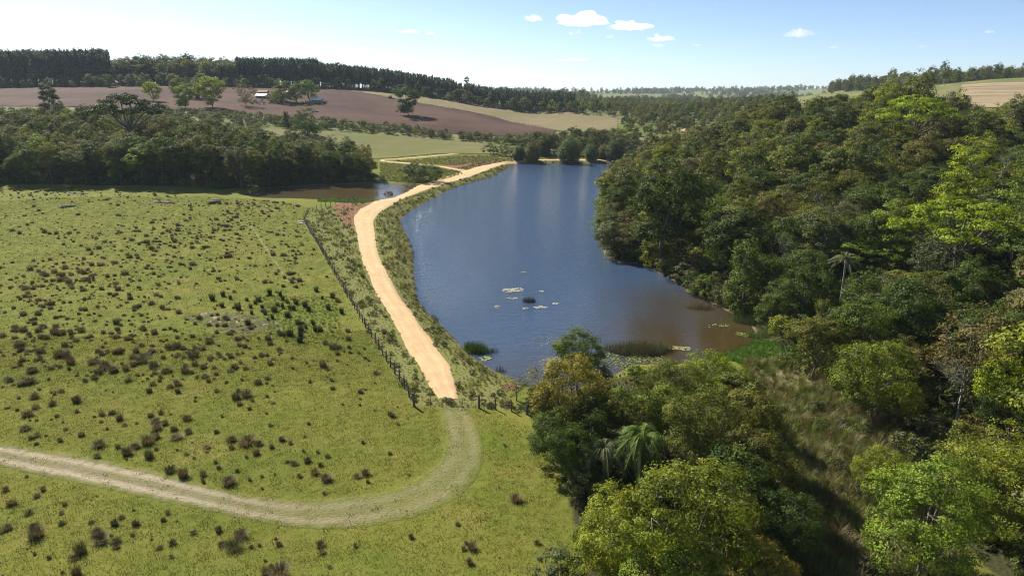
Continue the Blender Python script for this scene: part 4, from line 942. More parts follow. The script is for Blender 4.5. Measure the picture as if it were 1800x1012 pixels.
# the far pasture: patches of tussocks, the larger ones singly
r5 = np.random.default_rng(77); far_t = []
for u, v, su, sv, n in [(150,500,60,22,70),(60,520,45,30,50),(330,400,50,22,90),(270,430,50,25,60),(430,395,35,18,60),(200,560,60,25,60),(60,590,50,25,55),(330,480,90,20,45),(70,400,60,20,45),(180,420,60,20,40),
                       (420,430,45,25,60),(250,355,80,6,40),(450,365,40,10,50),(60,350,50,9,30),(500,480,30,30,35),(330,560,60,25,25),(160,470,90,20,60),(570,370,20,8,25),(480,358,50,6,60),(200,340,140,6,90),(60,335,60,5,40),(90,640,70,20,40),(300,620,90,25,50),(450,590,50,25,25),(520,430,14,20,20),(600,620,40,50,22),(380,640,60,30,30)]:
    n = int(n * 1.45); far_t.append(np.stack([r5.normal(u, su, n), r5.normal(v, sv, n)], 1))
far_t = np.concatenate(far_t)
PAST = np.concatenate([FENCE[::-1], PL([(560,368),(520,357),(440,350),(300,341),(150,333),(0,328),(-200,328),(-320,700),(-200,1040),(1000,1040),(985,860),(925,745),(728,716)])])
far_t = far_t[(far_t[:, 1] > 329) & (far_t[:, 1] < 700) & (far_t[:, 0] > -30)]
fw = np.array([P(u, v) for u, v in far_t]); okp = inside(fw[:, 0], fw[:, 1], PAST) & (np.abs(seg_dist(fw[:, 0], fw[:, 1], FENCE, False)) > 1.2); far_t, fw = far_t[okp], fw[okp]
od = np.argsort(fw[:, 1])
for i in od[:58]: tus(far_t[i, 0], far_t[i, 1], size() * .85, random.choice(BR), 'tussock in the middle of the pasture', 'tussocks in the middle of the pasture')
TUSM = []
M_tusm = grass_mat('far_tussock_blades', BR, .15, .5)
for m in TUS: c = m.copy(); c.materials[0] = M_tusm; TUSM.append(c)
rest = fw[od[58:]]
scatter('tussock_patches', on_ground(rest, -.03), TUSM, 'patches of brown tussock grass across the far pasture', (np.clip(r5.lognormal(-.34, .45, len(rest)), .28, 1.6), 0), .06, 61)
sm = rand_in(PAST, 2.6, 62); sm = sm[r5.uniform(0, 1, len(sm)) < .22]
TRK = np.concatenate([smooth(track_l), smooth(track_r)[::-1]])
sm = sm[~inside(sm[:, 0], sm[:, 1], TRK)]
scatter('small_tussocks', on_ground(sm, -.02), TUSM, 'small scattered tufts too many to count in the pasture', (.22, .6), .06, 63)
# short sward
NEARP = np.concatenate([PL([(-120,600),(-120,1040),(1020,1040),(1000,900),(985,850),(925,748),(840,712),(728,716)]), FENCE[::-1][1:5]])
gp = rand_in(NEARP, .62, 64); gp = gp[~inside(gp[:, 0], gp[:, 1], TRK) | (r5.uniform(0, 1, len(gp)) < .25)]
scatter('pasture_grass', on_ground(gp, -.01), GR, 'short cropped pasture grass', (.7, 1.5), .1, 65)
gp2 = rand_in(PAST, 1.5, 66); gp2 = gp2[(gp2[:, 1] > gp[:, 1].max() * .8) & (gp2[:, 1] < 250)]
scatter('far_pasture_grass', on_ground(gp2, -.01), GR, 'short cropped grass of the far pasture', (1.2, 2.2), .1, 67)
# verges along the road
ROADP = np.concatenate([smooth(RL), smooth(RR)[::-1]])
vp = rand_in(VERGE, .62, 68); _e = seg_dist(vp[:, 0], vp[:, 1], ROADP); vp = vp[(~inside(vp[:, 0], vp[:, 1], ROADP) & (_e > .1)) | ((_e < .55) & (r5.uniform(0, 1, len(vp)) < .3))]
dl = sdist(vp[:, 0], vp[:, 1], LAKE); vp = vp[(dl > .15) & (sdist(vp[:, 0], vp[:, 1], POND) > .2)]
bdst = seg_dist(vp[:, 0], vp[:, 1], bs, False); vp = vp[(bdst > 2.3) & (~inside(vp[:, 0], vp[:, 1], RED) | (r5.uniform(0, 1, len(vp)) < .35))]
sz = .30 + .42 * (np.sin(vp[:, 0] * .9 + 2 * np.sin(vp[:, 1] * .35)) * .5 + .5) * r5.uniform(.5, 1.2, len(vp))
scatter('verge_grass', on_ground(vp, -.05), VG, 'rank green and brown grass on the road verges', (sz, 0), .15, 69)
vb = vp[r5.uniform(0, 1, len(vp)) < .07]
scatter('verge_weeds', on_ground(vb, -.1), [MASS['brush0'], MASS['brush1'], MASS['brush2']], 'leafy weeds among the verge grass', (.10, .24), .15, 70)
# rough grass round the junction and pond
JN = PL([(668,286),(690,288),(725,291),(765,295),(800,301),(812,306),(770,318),(742,322),(690,320),(668,316)])
jp = rand_in(JN, 1.4, 71); scatter('pond_bank_grass', on_ground(jp, -.05), VG + LU, 'green rank grass between the pond and the side road', (1.0, 1.9), .15, 72)
JN2 = PL([(690,283),(730,281),(790,276),(850,274),(880,279),(850,285),(800,292),(770,289),(720,286)])
jp = rand_in(JN2, 1.3, 73); scatter('bank_scrub', on_ground(jp, -.05), VG + TH[:1], 'brownish rough grass on the bank inside the side road loop', (.8, 1.4), .15, 74)
# overgrown clearing and lush marsh edge
tp_ = rand_in(thicket, .75, 75); tp_ = tp_[r5.uniform(0, 1, len(tp_)) < .9]
bare = PL([(1318,650),(1400,646),(1440,668),(1400,684),(1330,676)])
tp_ = tp_[~inside(tp_[:, 0], tp_[:, 1], bare) | (r5.uniform(0, 1, len(tp_)) < .35)]
scatter('thicket_grass', on_ground(tp_, -.05), TH, 'tall tangled grass in the overgrown clearing', (.6, 1.35), .2, 76)
tb = rand_in(thicket, 2.7, 77); tb = tb[~inside(tb[:, 0], tb[:, 1], bare) & (r5.uniform(0, 1, len(tb)) < .5)]
scatter('thicket_weeds', on_ground(tb, -.1), [MASS['brush0'], MASS['brush1'], MASS['brush2']], 'low shrubs and creepers in the overgrown clearing', (.16, .5), .15, 78)
lp = np.concatenate([rand_in(PL([(1268,618),(1300,606),(1340,598),(1400,610),(1410,630),(1300,642),(1270,634)]), .55, 79)])
scatter('marsh_grass', on_ground(lp, -.02), LU, 'bright lush grass at the marshy end of the lake', (.8, 1.6), .12, 80)
lp2 = rand_in(PL([(560,346),(640,348),(665,353),(640,357),(560,355)]), .8, 81)
scatter('pond_edge_grass', on_ground(np.maximum(lp2, -1e9), .0), LU, 'bright green grass on the near edge of the pond', (.9, 1.6), .12, 82)
wetg = rand_in(PL([(455,520),(590,520),(600,600),(520,610),(470,580)]), .8, 83)
scatter('wet_pasture_grass', on_ground(wetg, -.02), LU, 'brighter green grass round the wet patch', (.4, .8), .12, 84)

# ------------------------------------------------------------------ mud patch
def mat_mud():
    g = NT('wet_mud'); pos = g.pos(); n = g.noise(g.mapping(pos, (1, .6, 1)), .9, 5, .65); n2 = g.noise(pos, 4, 4, .6)
    c = g.mix(g.ramp(n, .54, .62), (.075, .065, .036), (.30, .225, .145)); c = g.mix(g.ramp(g.noise(pos, .7, 5, .65), .47, .55, 0, .9), c, (.105, .125, .020))
    return g.end(g.bsdf(c, .95, .06, g.bump(n2, .8, .08)))
M_mud = mat_mud()
between('mud_patch', PL([(322,556),(360,549),(410,550),(450,557),(495,565)]), PL([(326,562),(370,572),(405,584),(450,586),(500,573)]), 40, 12, .035, M_mud, .5, label='churned muddy patch with pale dry soil in the pasture', seed=5)
between('bare_soil', PL([(1318,652),(1350,645),(1400,646),(1440,664)]), PL([(1325,676),(1360,682),(1400,684),(1445,674)]), 30, 10, .04, mat_field('bare_sand', (.20,.165,.085), (.27,.22,.13), (.14,.135,.045), .3, .8, .1), .5, label='bare sandy soil at the top of the overgrown clearing', seed=6)
between('cattle_path', PL([(440,394),(458,424),(474,448),(505,496)]), PL([(443,394),(461,424),(477,448),(508,496)]), 60, 3, .03, mat_field('path_soil', (.16,.15,.05), (.22,.19,.09), (.14,.14,.03), .3, .8, .1), .25, label='thin pale cattle path in the pasture', seed=7)

# ------------------------------------------------------------------ fences and wire gate
M_post = bark_mat('weathered_post', (.10, .085, .07), (.19, .165, .14))
M_wire = NT('rusty_wire'); M_wire = M_wire.end(M_wire.bsdf((.16, .14, .12), .5, .5, Metallic=.7))
def post_mesh(name, h, rad, seed):
    r = np.random.default_rng(seed); k = 7; lv = [(-.3, 1.05), (.25, 1.05), (h * .6, .97), (h - .05, .93), (h, .62)]
    V, F = tube([[r.normal(0, .012), r.normal(0, .012), z] for z, _ in lv], [rad * q for _, q in lv], k)
    fs = F.tolist() + [list(range(len(V) - k, len(V)))]
    return mesh_np(name, V, fs, [M_post], False)
POST = [post_mesh('post%d' % k, 1.5 + .08 * k, .09 + .012 * k, k) for k in range(3)]; DROP = post_mesh('dropper', 1.3, .032, 9); BIGP = post_mesh('strainer', 1.75, .15, 11)
def fence(name, line, label, step=2.7, meshes=POST, wires=4, top=1.25, cat='fence', ends=None, lean=.04):
    line = np.asarray(line); L = np.hypot(*np.diff(line, axis=0).T).sum(); n = max(2, int(round(L / step)) + 1); pts = resample(line, n)
    root = empty(name, (*pts[0], h1(*pts[0]))); tag(root, label, cat); o0 = np.array(root.location); tops = []
    for i, (x, y) in enumerate(pts):
        z = h1(x, y); m = ends if (ends and i in (0, n - 1)) else random.choice(meshes)
        p = obj('post', m, root); p.location = np.array([x, y, z]) - o0; p.rotation_euler = (random.gauss(0, lean), random.gauss(0, lean), random.uniform(0, 6.28)); tops.append([x, y, z])
    tops = np.array(tops)
    for k in range(wires):
        q = tops + np.array([0, 0, top * (k + 1) / wires]) - o0
        V, F = tube(q, .004, 3); obj('wire', mesh_np('wire', V, F, [M_wire]), root)
    return root
fence('pasture_fence', FENCE, 'long wire fence of wooden posts between the pasture and the road verge', 2.6, ends=BIGP)
fence('corner_fence', PL([(533,387),(543,373),(575,363),(620,353),(662,351)]), 'wire fence turning from the pasture corner along the pond', 2.8)
fence('lakeside_fence', PL([(842,717),(858,718.5),(882,720.5),(903,723),(926,728)]), 'short post fence between the wire gate and the tree clump', 1.9, ends=BIGP, top=1.2)
fence('wire_gate', PL([(729,716),(751,714.5),(768,716),(787,716),(811,716),(841,717)]), 'thin wire gate with slender droppers across the road end', 2.1, meshes=[DROP], wires=4, top=1.15, cat='gate', lean=.02)

# ------------------------------------------------------------------ reeds, lilies
M_reed = leaf_mat('reed_blades', 'object', .2, .45)
def reed_bed(name, u, v, wx, wy, H, n, tint, label, seed, cat='reeds', lean=.35, wdt=.022, ang=0.0):
    x, y = at_z(u, v, WATER_Z); r = np.random.default_rng(seed)
    a = r.uniform(0, 6.28, n); q = np.sqrt(r.uniform(0, 1, n)); bx_, by_ = np.cos(a) * q * wx * (1 + .15 * np.sin(3 * a)), np.sin(a) * q * wy
    ca, sa = math.cos(ang), math.sin(ang); bx_, by_ = bx_ * ca - by_ * sa, bx_ * sa + by_ * ca
    V, F, lv = blades(r, n, H, H * .28, wdt, lean, 3, .01); k = 8
    V = V.reshape(n, k, 3); V[..., 0] += bx_[:, None]; V[..., 1] += by_[:, None]; V[..., 2] *= (1.08 - .35 * q ** 2)[:, None]; V[..., 2] -= .25
    o = obj(name, mesh_np(name, V.reshape(-1, 3), F, [M_reed], fattr={'lv': lv})); o.location = (x, y, WATER_Z); o.color = (*tint, 1)
    return tag(o, label, cat)
reed_bed('reed_bed', 1122, 617, 5.0, 2.2, 2.2, 2600, (.085, .085, .045), 'wide bed of tall greyish reeds standing in the lake behind the near trees', 1)
reed_bed('reed_bed', 836, 616, 2.3, 1.5, 1.9, 1300, (.055, .090, .018), 'green reeds in the lake at the foot of the road bank', 2, ang=-.7)
reed_bed('reed_bed', 866, 618, 1.0, .5, 1.3, 130, (.05, .075, .02), 'thin reeds beside the green reed bed at the road bank', 3)
reed_bed('reed_bed', 930, 530, 1.25, .8, 1.5, 420, (.055, .050, .030), 'small dark reed clump standing alone in open water', 4)
reed_bed('reed_bed', 1228, 541, 2.6, 1.2, 2.2, 420, (.14, .105, .055), 'dry brown reeds at the shaded lake shore', 5)
reed_bed('reed_bed', 1312, 566, 3.2, 1.6, 2.4, 1100, (.105, .135, .050), 'pale green reeds along the wooded shore', 6, ang=-.8)
reed_bed('reed_bed', 1340, 592, 2.4, 1.8, 2.0, 800, (.090, .130, .040), 'pale green reeds at the marshy corner of the lake', 7)
reed_bed('reed_bed', 880, 652, .8, .5, 1.5, 90, (.09, .075, .04), 'sparse dry reeds at the lake edge near the fence end', 8)
reed_bed('reed_bed', 290, 334, 7.0, 1.6, 1.6, 900, (.075, .110, .030), 'long green reed strip between the pasture and the dark woodland', 9)
reed_bed('reed_bed', 372, 340, 4.5, 1.5, 2.2, 800, (.085, .110, .045), 'reed clump at the far corner of the pasture by the pond', 10)
for o in [x for x in bpy.data.objects if x.name in ('reed_bed.008', 'reed_bed.009')]: o.location.z = h1(o.location.x, o.location.y)
M_lily = leaf_mat('lily_pads', [(.30, .30, .17), (.22, .25, .09), (.40, .38, .26)], .1, .3)
M_lilyg = leaf_mat('green_lily_pads', [(.20, .22, .05), (.14, .17, .04), (.26, .25, .10)], .1, .3)
def lily(u, v, wpx, hpx, n, label, seed, mat=None, pr=.16):
    x, y = at_z(u, v, WATER_Z); r = np.random.default_rng(seed); d = math.hypot(x, y, CAM_H); wx = wpx / 2 / F_PX * d; wy = hpx / 2 / F_PX * d / math.sin(math.atan2(CAM_H, y))
    a = r.uniform(0, 6.28, n); q = np.sqrt(r.uniform(0, 1, n)); cx, cy_ = np.cos(a) * q * wx, np.sin(a) * q * wy * (1 + .4 * np.sin(2 * a + seed))
    V, F = [], []; t = np.linspace(.25, 6.03, 8)
    for i in range(n):
        rad = pr * r.uniform(.6, 1.35); o0 = len(V); V.append((cx[i], cy_[i], .012 + .004 * (i % 5))); rot = r.uniform(0, 6.28)
        V += [(cx[i] + rad * math.cos(k + rot), cy_[i] + rad * math.sin(k + rot), .018 + .004 * (i % 5) + r.uniform(0, .03)) for k in t]
        F += [[o0, o0 + j, o0 + j + 1] for j in range(1, 8)]
    o = obj('lily_patch', mesh_np('lily_patch', np.array(V), np.array(F), [mat or M_lily], fattr={'lv': np.repeat(r.uniform(.2, .8, n), 7)})); o.location = (x, y, WATER_Z + .01)
    return tag(o, label, 'water lilies', 'lily patches on the lake')
lily(902, 510, 36, 9, 150, 'largest pale lily patch in open water beside the small reed clump', 1)
lily(919.6, 478.8, 11, 2.5, 16, 'small lily patch farthest out towards the dam', 2)
lily(952.4, 512, 8, 2, 10, 'tiny lily patch behind the small reed clump', 3)
lily(900, 524, 20, 2.5, 24, 'thin line of lilies just below the largest patch', 4)
lily(873, 539, 10, 3, 14, 'small lily patch between the largest patch and the road bank', 5)
lily(922.5, 542, 11, 4, 14, 'faint lily patch in front of the small reed clump', 6)
lily(950, 540, 22, 5, 44, 'two lobed lily patch in front of the reed clump, towards the near trees', 7)
lily(977, 534, 13, 3, 20, 'lily patch floating alone behind the tree at the water edge', 8)
lily(1195, 612, 38, 7, 90, 'yellowish lily patch beside the wide reed bed', 9, M_lilyg)
lily(1305, 588, 24, 6, 50, 'yellowish lily patch off the marshy corner', 10, M_lilyg)
lily(1090, 632, 150, 22, 420, 'broad carpet of lilies round the foot of the wide reed bed', 11, M_lilyg, .14)
lily(852, 630, 22, 7, 40, 'pale lilies between the green reeds and the bank', 12)
lily(1260, 572, 40, 6, 16, 'scattered lily leaves on the brown shaded water', 13, M_lilyg)
lily(960, 600, 60, 30, 60, 'loose scatter of lily leaves beside the waterside tree', 14, None, .08)

# ------------------------------------------------------------------ fallen logs and stones
M_log = bark_mat('bleached_wood', (.20, .18, .16), (.46, .43, .40)); M_logd = bark_mat('dark_log', (.06, .05, .045), (.16, .14, .125))
def log(u0, v0, u1, v1, rad, mat, label, seed, stubs=2):
    a, b = P(u0, v0), P(u1, v1); r = np.random.default_rng(seed); c = (a + b) / 2; z = h1(*c); L = b - a; n = 7
    pth = [[a[0] + L[0] * t - c[0], a[1] + L[1] * t - c[1] + r.normal(0, .06), rad * .8 + r.normal(0, .03)] for t in np.linspace(0, 1, n)]
    root = empty('fallen_log', (*c, z)); tag(root, label, 'log')
    V, F = tube(pth, rad * np.linspace(1.1, .7, n), 9); fs = F.tolist() + [list(range(9))[::-1], list(range(len(V) - 9, len(V)))]
    obj('stem', mesh_np('log_stem', V, fs, [mat], True), root)
    for i in range(stubs):
        p = np.array(pth[2 + 2 * i]); e = p + np.array([r.normal(0, .7), r.normal(0, .7), .55]); V, F = tube([p, (p + e) / 2 + [0, 0, .1], e], [rad * .4, rad * .3, rad * .15], 6)
        obj('branch_stub', mesh_np('branch_stub', V, F, [M_log], True), root)
    return root
log(107, 366, 134, 363, .42, M_log, 'thick bleached log lying alone in the far pasture', 1)
log(271, 356, 302, 358, .32, M_log, 'pale log half hidden by tussocks at the pasture end', 2)
log(368, 359, 388, 356, .55, M_logd, 'thick dark log at the pasture end by the pond', 3, 1)
log(374, 351, 392, 352, .18, M_log, 'thin white log lying behind the thick dark one', 4, 0)
log(118, 340, 155, 341, .15, M_log, 'long thin branch lying along the woodland edge', 5, 1)
M_stone = NT('pale_stone'); _p = M_stone.pos(); M_stone = M_stone.end(M_stone.bsdf(M_stone.mix(M_stone.noise(_p, 3), (.30, .27, .22), (.50, .46, .40)), .9, .2))
def stone(x, y, s, seed, label, group):
    r = np.random.default_rng(seed); bm = bmesh.new(); bmesh.ops.create_icosphere(bm, subdivisions=2, radius=1)
    d = r.normal(0, 1, 3)
    for v in bm.verts: v.co *= 1 + .22 * math.sin(v.co.x * 3 + d[0]) * math.cos(v.co.y * 2.6 + d[1]) + .12 * math.sin(v.co.z * 4 + d[2]); v.co.z = max(v.co.z * .6, -.25)
    me = bpy.data.meshes.new('stone'); bm.to_mesh(me); bm.free(); me.materials.append(M_stone); o = obj('stone', me); o.location = (x, y, h1(x, y) + .08 * s); o.scale = (s, s * r.uniform(.6, 1), s * .8); o.rotation_euler[2] = r.uniform(0, 6)
    return tag(o, label, 'stone', group)
for i, (u, v, s) in enumerate([(524,391,.55),(529,393,.7),(534,394,.5),(527,389,.45),(538,397,.4),(532,390,.5)]): stone(*P(u, v), s, i, ['pale stone at the outer end of the small heap by the fence corner', 'largest pale stone of the small heap by the fence corner', 'flat pale stone of the heap next to the fence post', 'smallest stone at the back of the heap by the fence corner', 'lone pale stone beside the fence just past the heap', 'middle stone of the small heap by the fence corner'][i], 'stones at the fence corner')

# ------------------------------------------------------------------ farm buildings, vehicle, tractor, poles
def flat_mat(name, c, rough=.8, spec=.2, metal=0.):
    g = NT(name); n = g.noise(g.pos(), 1.5, 4, .6); return g.end(g.bsdf(g.mix(g.ramp(n, .3, .7), tuple(k * .85 for k in c), c), rough, spec, Metallic=metal))
M_wall = flat_mat('whitewash', (.62, .58, .54)); M_roofw = flat_mat('pale_roof_sheet', (.80, .79, .77), .4, .5); M_tile = flat_mat('clay_tile', (.33, .17, .11)); M_dark = flat_mat('dark_opening', (.03, .035, .04), .3, .5); M_brick = flat_mat('rendered_wall', (.42, .30, .25))
def boxm(name, x0, x1, y0, y1, z0, z1, mat, bev=0.0):
    bm = bmesh.new(); bmesh.ops.create_cube(bm, size=1)
    for v in bm.verts: v.co = ((x0 + x1) / 2 + v.co.x * (x1 - x0), (y0 + y1) / 2 + v.co.y * (y1 - y0), (z0 + z1) / 2 + v.co.z * (z1 - z0))
    if bev: bmesh.ops.bevel(bm, geom=bm.edges[:], offset=bev, segments=2, affect='EDGES')
    me = bpy.data.meshes.new(name); bm.to_mesh(me); bm.free(); me.materials.append(mat); return me
def gable(name, L, W, z0, rise, over, th, mat):
    a, b = L / 2 + over, W / 2 + over; V, F = [], []
    for s in (-1, 1):
        o = len(V); V += [(-a, 0, z0 + rise), (a, 0, z0 + rise), (a, s * b, z0 - .15), (-a, s * b, z0 - .15), (-a, 0, z0 + rise + th), (a, 0, z0 + rise + th), (a, s * b, z0 - .15 + th), (-a, s * b, z0 - .15 + th)]
        F += [[o + i for i in q] for q in ([0, 1, 2, 3], [4, 5, 6, 7], [0, 1, 5, 4], [1, 2, 6, 5], [2, 3, 7, 6], [3, 0, 4, 7])]
    me = mesh_np(name, np.array(V), F, [mat]); bm = bmesh.new(); bm.from_mesh(me); bmesh.ops.recalc_face_normals(bm, faces=bm.faces[:]); bm.to_mesh(me); bm.free(); return me
def house(u, v, L, W, H, rise, wall, roof, label, rz=.05, wins=3, porch=True):
    x, y = P(u, v); root = empty('farmhouse', (x, y, h1(x, y)), rz); tag(root, label, 'house')
    obj('wall', boxm('house_wall', -L/2, L/2, -W/2, W/2, -1.5, H, wall), root)
    V = np.array([(s * L / 2 * .99, t * W / 2 * .97, H - .02) for s in (-1, 1) for t in (-1, 1)] + [(-L / 2 * .99, 0, H + rise - .1), (L / 2 * .99, 0, H + rise - .1)])
    obj('gable', mesh_np('gable_wall', V, [[0, 1, 4], [2, 5, 3]], [wall]), root)
    obj('roof', gable('house_roof', L, W, H, rise, .6, .12, roof), root)
    for i in range(wins):
        wx = -L / 2 + L * (i + .7) / (wins + .4); w = obj('window', boxm('house_window', wx - .55, wx + .55, -W/2 - .05, -W/2 + .02, 1.0, 2.0, M_dark), root)
        obj('sill', boxm('house_sill', wx - .65, wx + .65, -W/2 - .14, -W/2 - .003, .9, .997, M_wall), w)
    obj('door', boxm('house_door', L * .33, L * .33 + .9, -W/2 - .06, -W/2 + .02, 0, 2.05, M_dark), root)
    if porch:
        for i in range(4): obj('porch_post', boxm('porch_post', -L/2 + L * i / 3 - .08, -L/2 + L * i / 3 + .08, -W/2 - 1.55, -W/2 - 1.39, -1.0, 2.1, M_wall), root)
        V = [(-L/2 - .3, -W/2 - 1.8, 2.1), (L/2 + .3, -W/2 - 1.8, 2.1), (L/2 + .3, -W/2 + .05, 2.62), (-L/2 - .3, -W/2 + .05, 2.62)]; V += [(a, b, c + .08) for a, b, c in V]
        obj('porch_roof', mesh_np('porch_roof', np.array(V), [[3, 2, 1, 0], [4, 5, 6, 7], [0, 1, 5, 4], [1, 2, 6, 5], [2, 3, 7, 6], [3, 0, 4, 7]], [roof]), root)
house(557, 181, 9, 6, 2.7, 1.3, M_brick, M_roofw, 'small farmhouse with white sheet roof at the end of the farmyard', .05)
house(461, 173, 9, 5.5, 2.6, 1.2, M_brick, M_roofw, 'low farmhouse with white roof beside the brownish twiggy tree', -.08)
house(463, 167, 8, 5.5, 2.6, 1.4, M_brick, M_tile, 'farmhouse with clay tile roof behind the low white roofed one', .02, porch=False)
house(508, 167, 4, 4, 2.4, 1.0, M_wall, M_roofw, 'tiny white shed half hidden between the farmyard trees', .4, 1, False)
mass_px('farmyard_hedge', [(440,178),(500,177),(540,181),(570,183),(580,186),(520,186),(440,184)], 4.0, ['brush0','brush1','brush2'], 'low garden hedges round the farmhouses', (.3, .6), 85, .5)
M_tyre = flat_mat('black_rubber', (.02, .02, .02)); M_white = flat_mat('white_paint', (.78, .78, .77), .35, .5); M_red = flat_mat('faded_red_paint', (.25, .06, .04), .5, .4)
def wheel(parent, x, y, r_, w, mat_rim=None):
    a = np.linspace(0, 6.283, 14, endpoint=False); V = np.array([[x + r_ * math.cos(k), y + s * w / 2, r_ + r_ * math.sin(k)] for s in (-1, 1) for k in a]); n = 14
    F = [[i, (i + 1) % n, n + (i + 1) % n, n + i] for i in range(n)] + [list(range(n))[::-1], list(range(n, 2 * n))]
    wl_ = obj('wheel', mesh_np('wheel', V, F, [M_tyre]), parent)
    V2 = np.array([[x + r_ * .5 * math.cos(k), y + s * (w / 2 + .02), r_ + r_ * .5 * math.sin(k)] for s in (-1, 1) for k in a]); obj('rim', mesh_np('rim', V2, F, [mat_rim or M_white]), wl_); return wl_
def pickup(u, v, rz, label):
    x, y = P(u, v); root = empty('pickup_truck', (x, y, h1(x, y) + .35), rz); tag(root, label, 'truck')
    prof = [(-2.5, .45), (2.5, .45), (2.55, .95), (1.5, 1.05), (.85, 1.65), (-.55, 1.68), (-.7, 1.05), (-2.5, 1.05)]
    V = np.array([(a, s * .88, b) for s in (-1, 1) for a, b in prof]); n = len(prof)
    F = [[i, (i + 1) % n, n + (i + 1) % n, n + i] for i in range(n)] + [list(range(n))[::-1], list(range(n, 2 * n))]
    me = mesh_np('truck_body', V, F, [M_white]); bm = bmesh.new(); bm.from_mesh(me); bmesh.ops.recalc_face_normals(bm, faces=bm.faces[:]); bm.to_mesh(me); bm.free(); obj('body', me, root)
    for s in (-1, 1):
        V = np.array([(-.45, s * .90, 1.1), (1.2, s * .90, 1.1), (.78, s * .90, 1.55), (-.45, s * .90, 1.58)]); obj('side_window', mesh_np('side_window', V, [[0, 1, 2, 3]], [M_dark]), root)
    V = np.array([(1.47, -.75, 1.12), (1.47, .75, 1.12), (.95, .7, 1.6), (.95, -.7, 1.6)]) + [.03, 0, .03]; obj('windscreen', mesh_np('windscreen', V, [[0, 1, 2, 3]], [M_dark]), root)
    for a in (-1.55, 1.6):
        for s in (-1, 1): wheel(root, a, s * .82, .36, .24)
pickup(554, 197.5, .15, 'white pickup truck parked beside the dark rounded tree below the ploughed field')
def tractor(u, v, rz, label):
    x, y = P(u, v); root = empty('tractor', (x, y, h1(x, y) + .35), rz); tag(root, label, 'tractor')
    obj('hood', boxm('tractor_hood', .2, 2.2, -.4, .4, .8, 1.5, M_red, .08), root); obj('chassis', boxm('tractor_chassis', -1.2, 2.0, -.25, .25, .5, .82, M_tyre), root)
    cab = obj('cab', boxm('tractor_cab', -1.1, .15, -.65, .65, .9, 2.4, M_dark, .06), root); obj('cab_roof', boxm('cab_roof', -1.25, .3, -.75, .75, 2.403, 2.52, M_red), cab)
    V, F = tube([[1.4, .2, 1.5], [1.4, .2, 2.5]], .06, 6); obj('exhaust', mesh_np('exhaust', V, F, [M_tyre]), root)
    for s in (-1, 1): wheel(root, -.7, s * .85, .8, .4, M_red); wheel(root, 1.6, s * .7, .45, .28, M_red)
    obj('harrow', boxm('harrow_bar', -3.6, -1.6, -1.6, 1.6, .45, .65, M_tyre), root)
tractor(686, 174, 2.9, 'red tractor with harrow at the edge of the ploughed field near the boundary tree')
M_pole = flat_mat('grey_pole', (.22, .20, .18))
def pole(u, v, label):
    x, y = P(u, v); root = empty('utility_pole', (x, y, h1(x, y))); tag(root, label, 'pole', 'utility poles by the fields')
    V, F = tube([[0, 0, -.5], [0, 0, 8]], [.16, .11], 8); obj('shaft', mesh_np('pole_shaft', V, F, [M_pole], True), root)
    obj('crossarm', boxm('crossarm', -.9, .9, -.06, .06, 7.35, 7.5, M_pole), root)
    for s in (-.8, 0, .8): V, F = tube([[s, 0, 7.5], [s, 0, 7.7]], [.05, .03], 6); obj('insulator', mesh_np('insulator', V, F, [M_white]), root)
pole(591, 158, 'thin utility pole at the corner of the stubble field'); pole(598, 170, 'thin utility pole standing in the ploughed field beyond the farmhouses')

# ------------------------------------------------------------------ names for the many trees: told apart by the landmark each stands by
def cap(s_): return ' '.join(s_.split()[:16])
ORD = ['', 'second ', 'third ', 'fourth ', 'fifth ', 'sixth ', 'seventh ', 'eighth ', 'ninth ', 'tenth ', 'eleventh ', 'twelfth ']
pool = {}
lm_r = [l for l in LANDMARK if 'umbrella' not in l[0]]
clump_lm = ('golden brown tree by the water', 'thin olive tree by the water', 'large dark palm', 'lime tree by the lake end', 'olive tree behind the palm', 'olive tree at the clearing', 'largest tree of the near clump', 'yellow olive tree by the pasture', 'green tree at the bottom', 'yellowish brown tree at the bottom', 'bushy dark tree at the water edge', 'grey green bush by the pasture')
wood = sorted([g for g in GENERIC if g[3] < 700 and g[0].name.startswith('woodland')], key=lambda g: -g[3])
for i, g in enumerate(wood):
    base = '%s %s tree' % (g[1], SHAPE[g[2]]); pool.setdefault(base + '@w', []).append((i, g, base))
for k, lst in pool.items():
    for n_, (i, g, base) in enumerate(lst):
        side = 'counting from the pond'; g[0]['label'] = (ORD[n_] if n_ else 'first ') + base + ' in the woodland front, ' + side; g[0]['category'] = 'tree'; g[0]['group'] = 'woodland trees behind the pasture'
pool = {}
for g in GENERIC:
    if g in wood: continue
    j = min(range(len(lm_r)), key=lambda q: math.hypot(lm_r[q][1] - g[3], lm_r[q][2] - g[4])); nm, lu, lv_ = lm_r[j]; dx, dy = g[3] - lu, g[4] - lv_
    rel = (('on the pasture side of' if dx < 0 else 'on the clearing side of') if nm in clump_lm else ('lakeward of' if dx < 0 else 'uphill of')) if abs(dx) > 1.2 * abs(dy) else ('behind' if dy < 0 else 'in front of')
    key = ('%s %s' % (g[1], SHAPE[g[2]]), rel, nm); pool.setdefault(key, []).append((math.hypot(dx, dy), g))
for (a_, rel, nm), lst in pool.items():
    for n_, (d_, g) in enumerate(sorted(lst, key=lambda q: q[0])):
        g[0]['label'] = '%s%s %s %s %s' % (ORD[min(n_, 11)], a_, 'bush' if 'bushy' in a_ else 'tree', rel, nm); g[0]['group'] = 'trees of the wooded hillside'

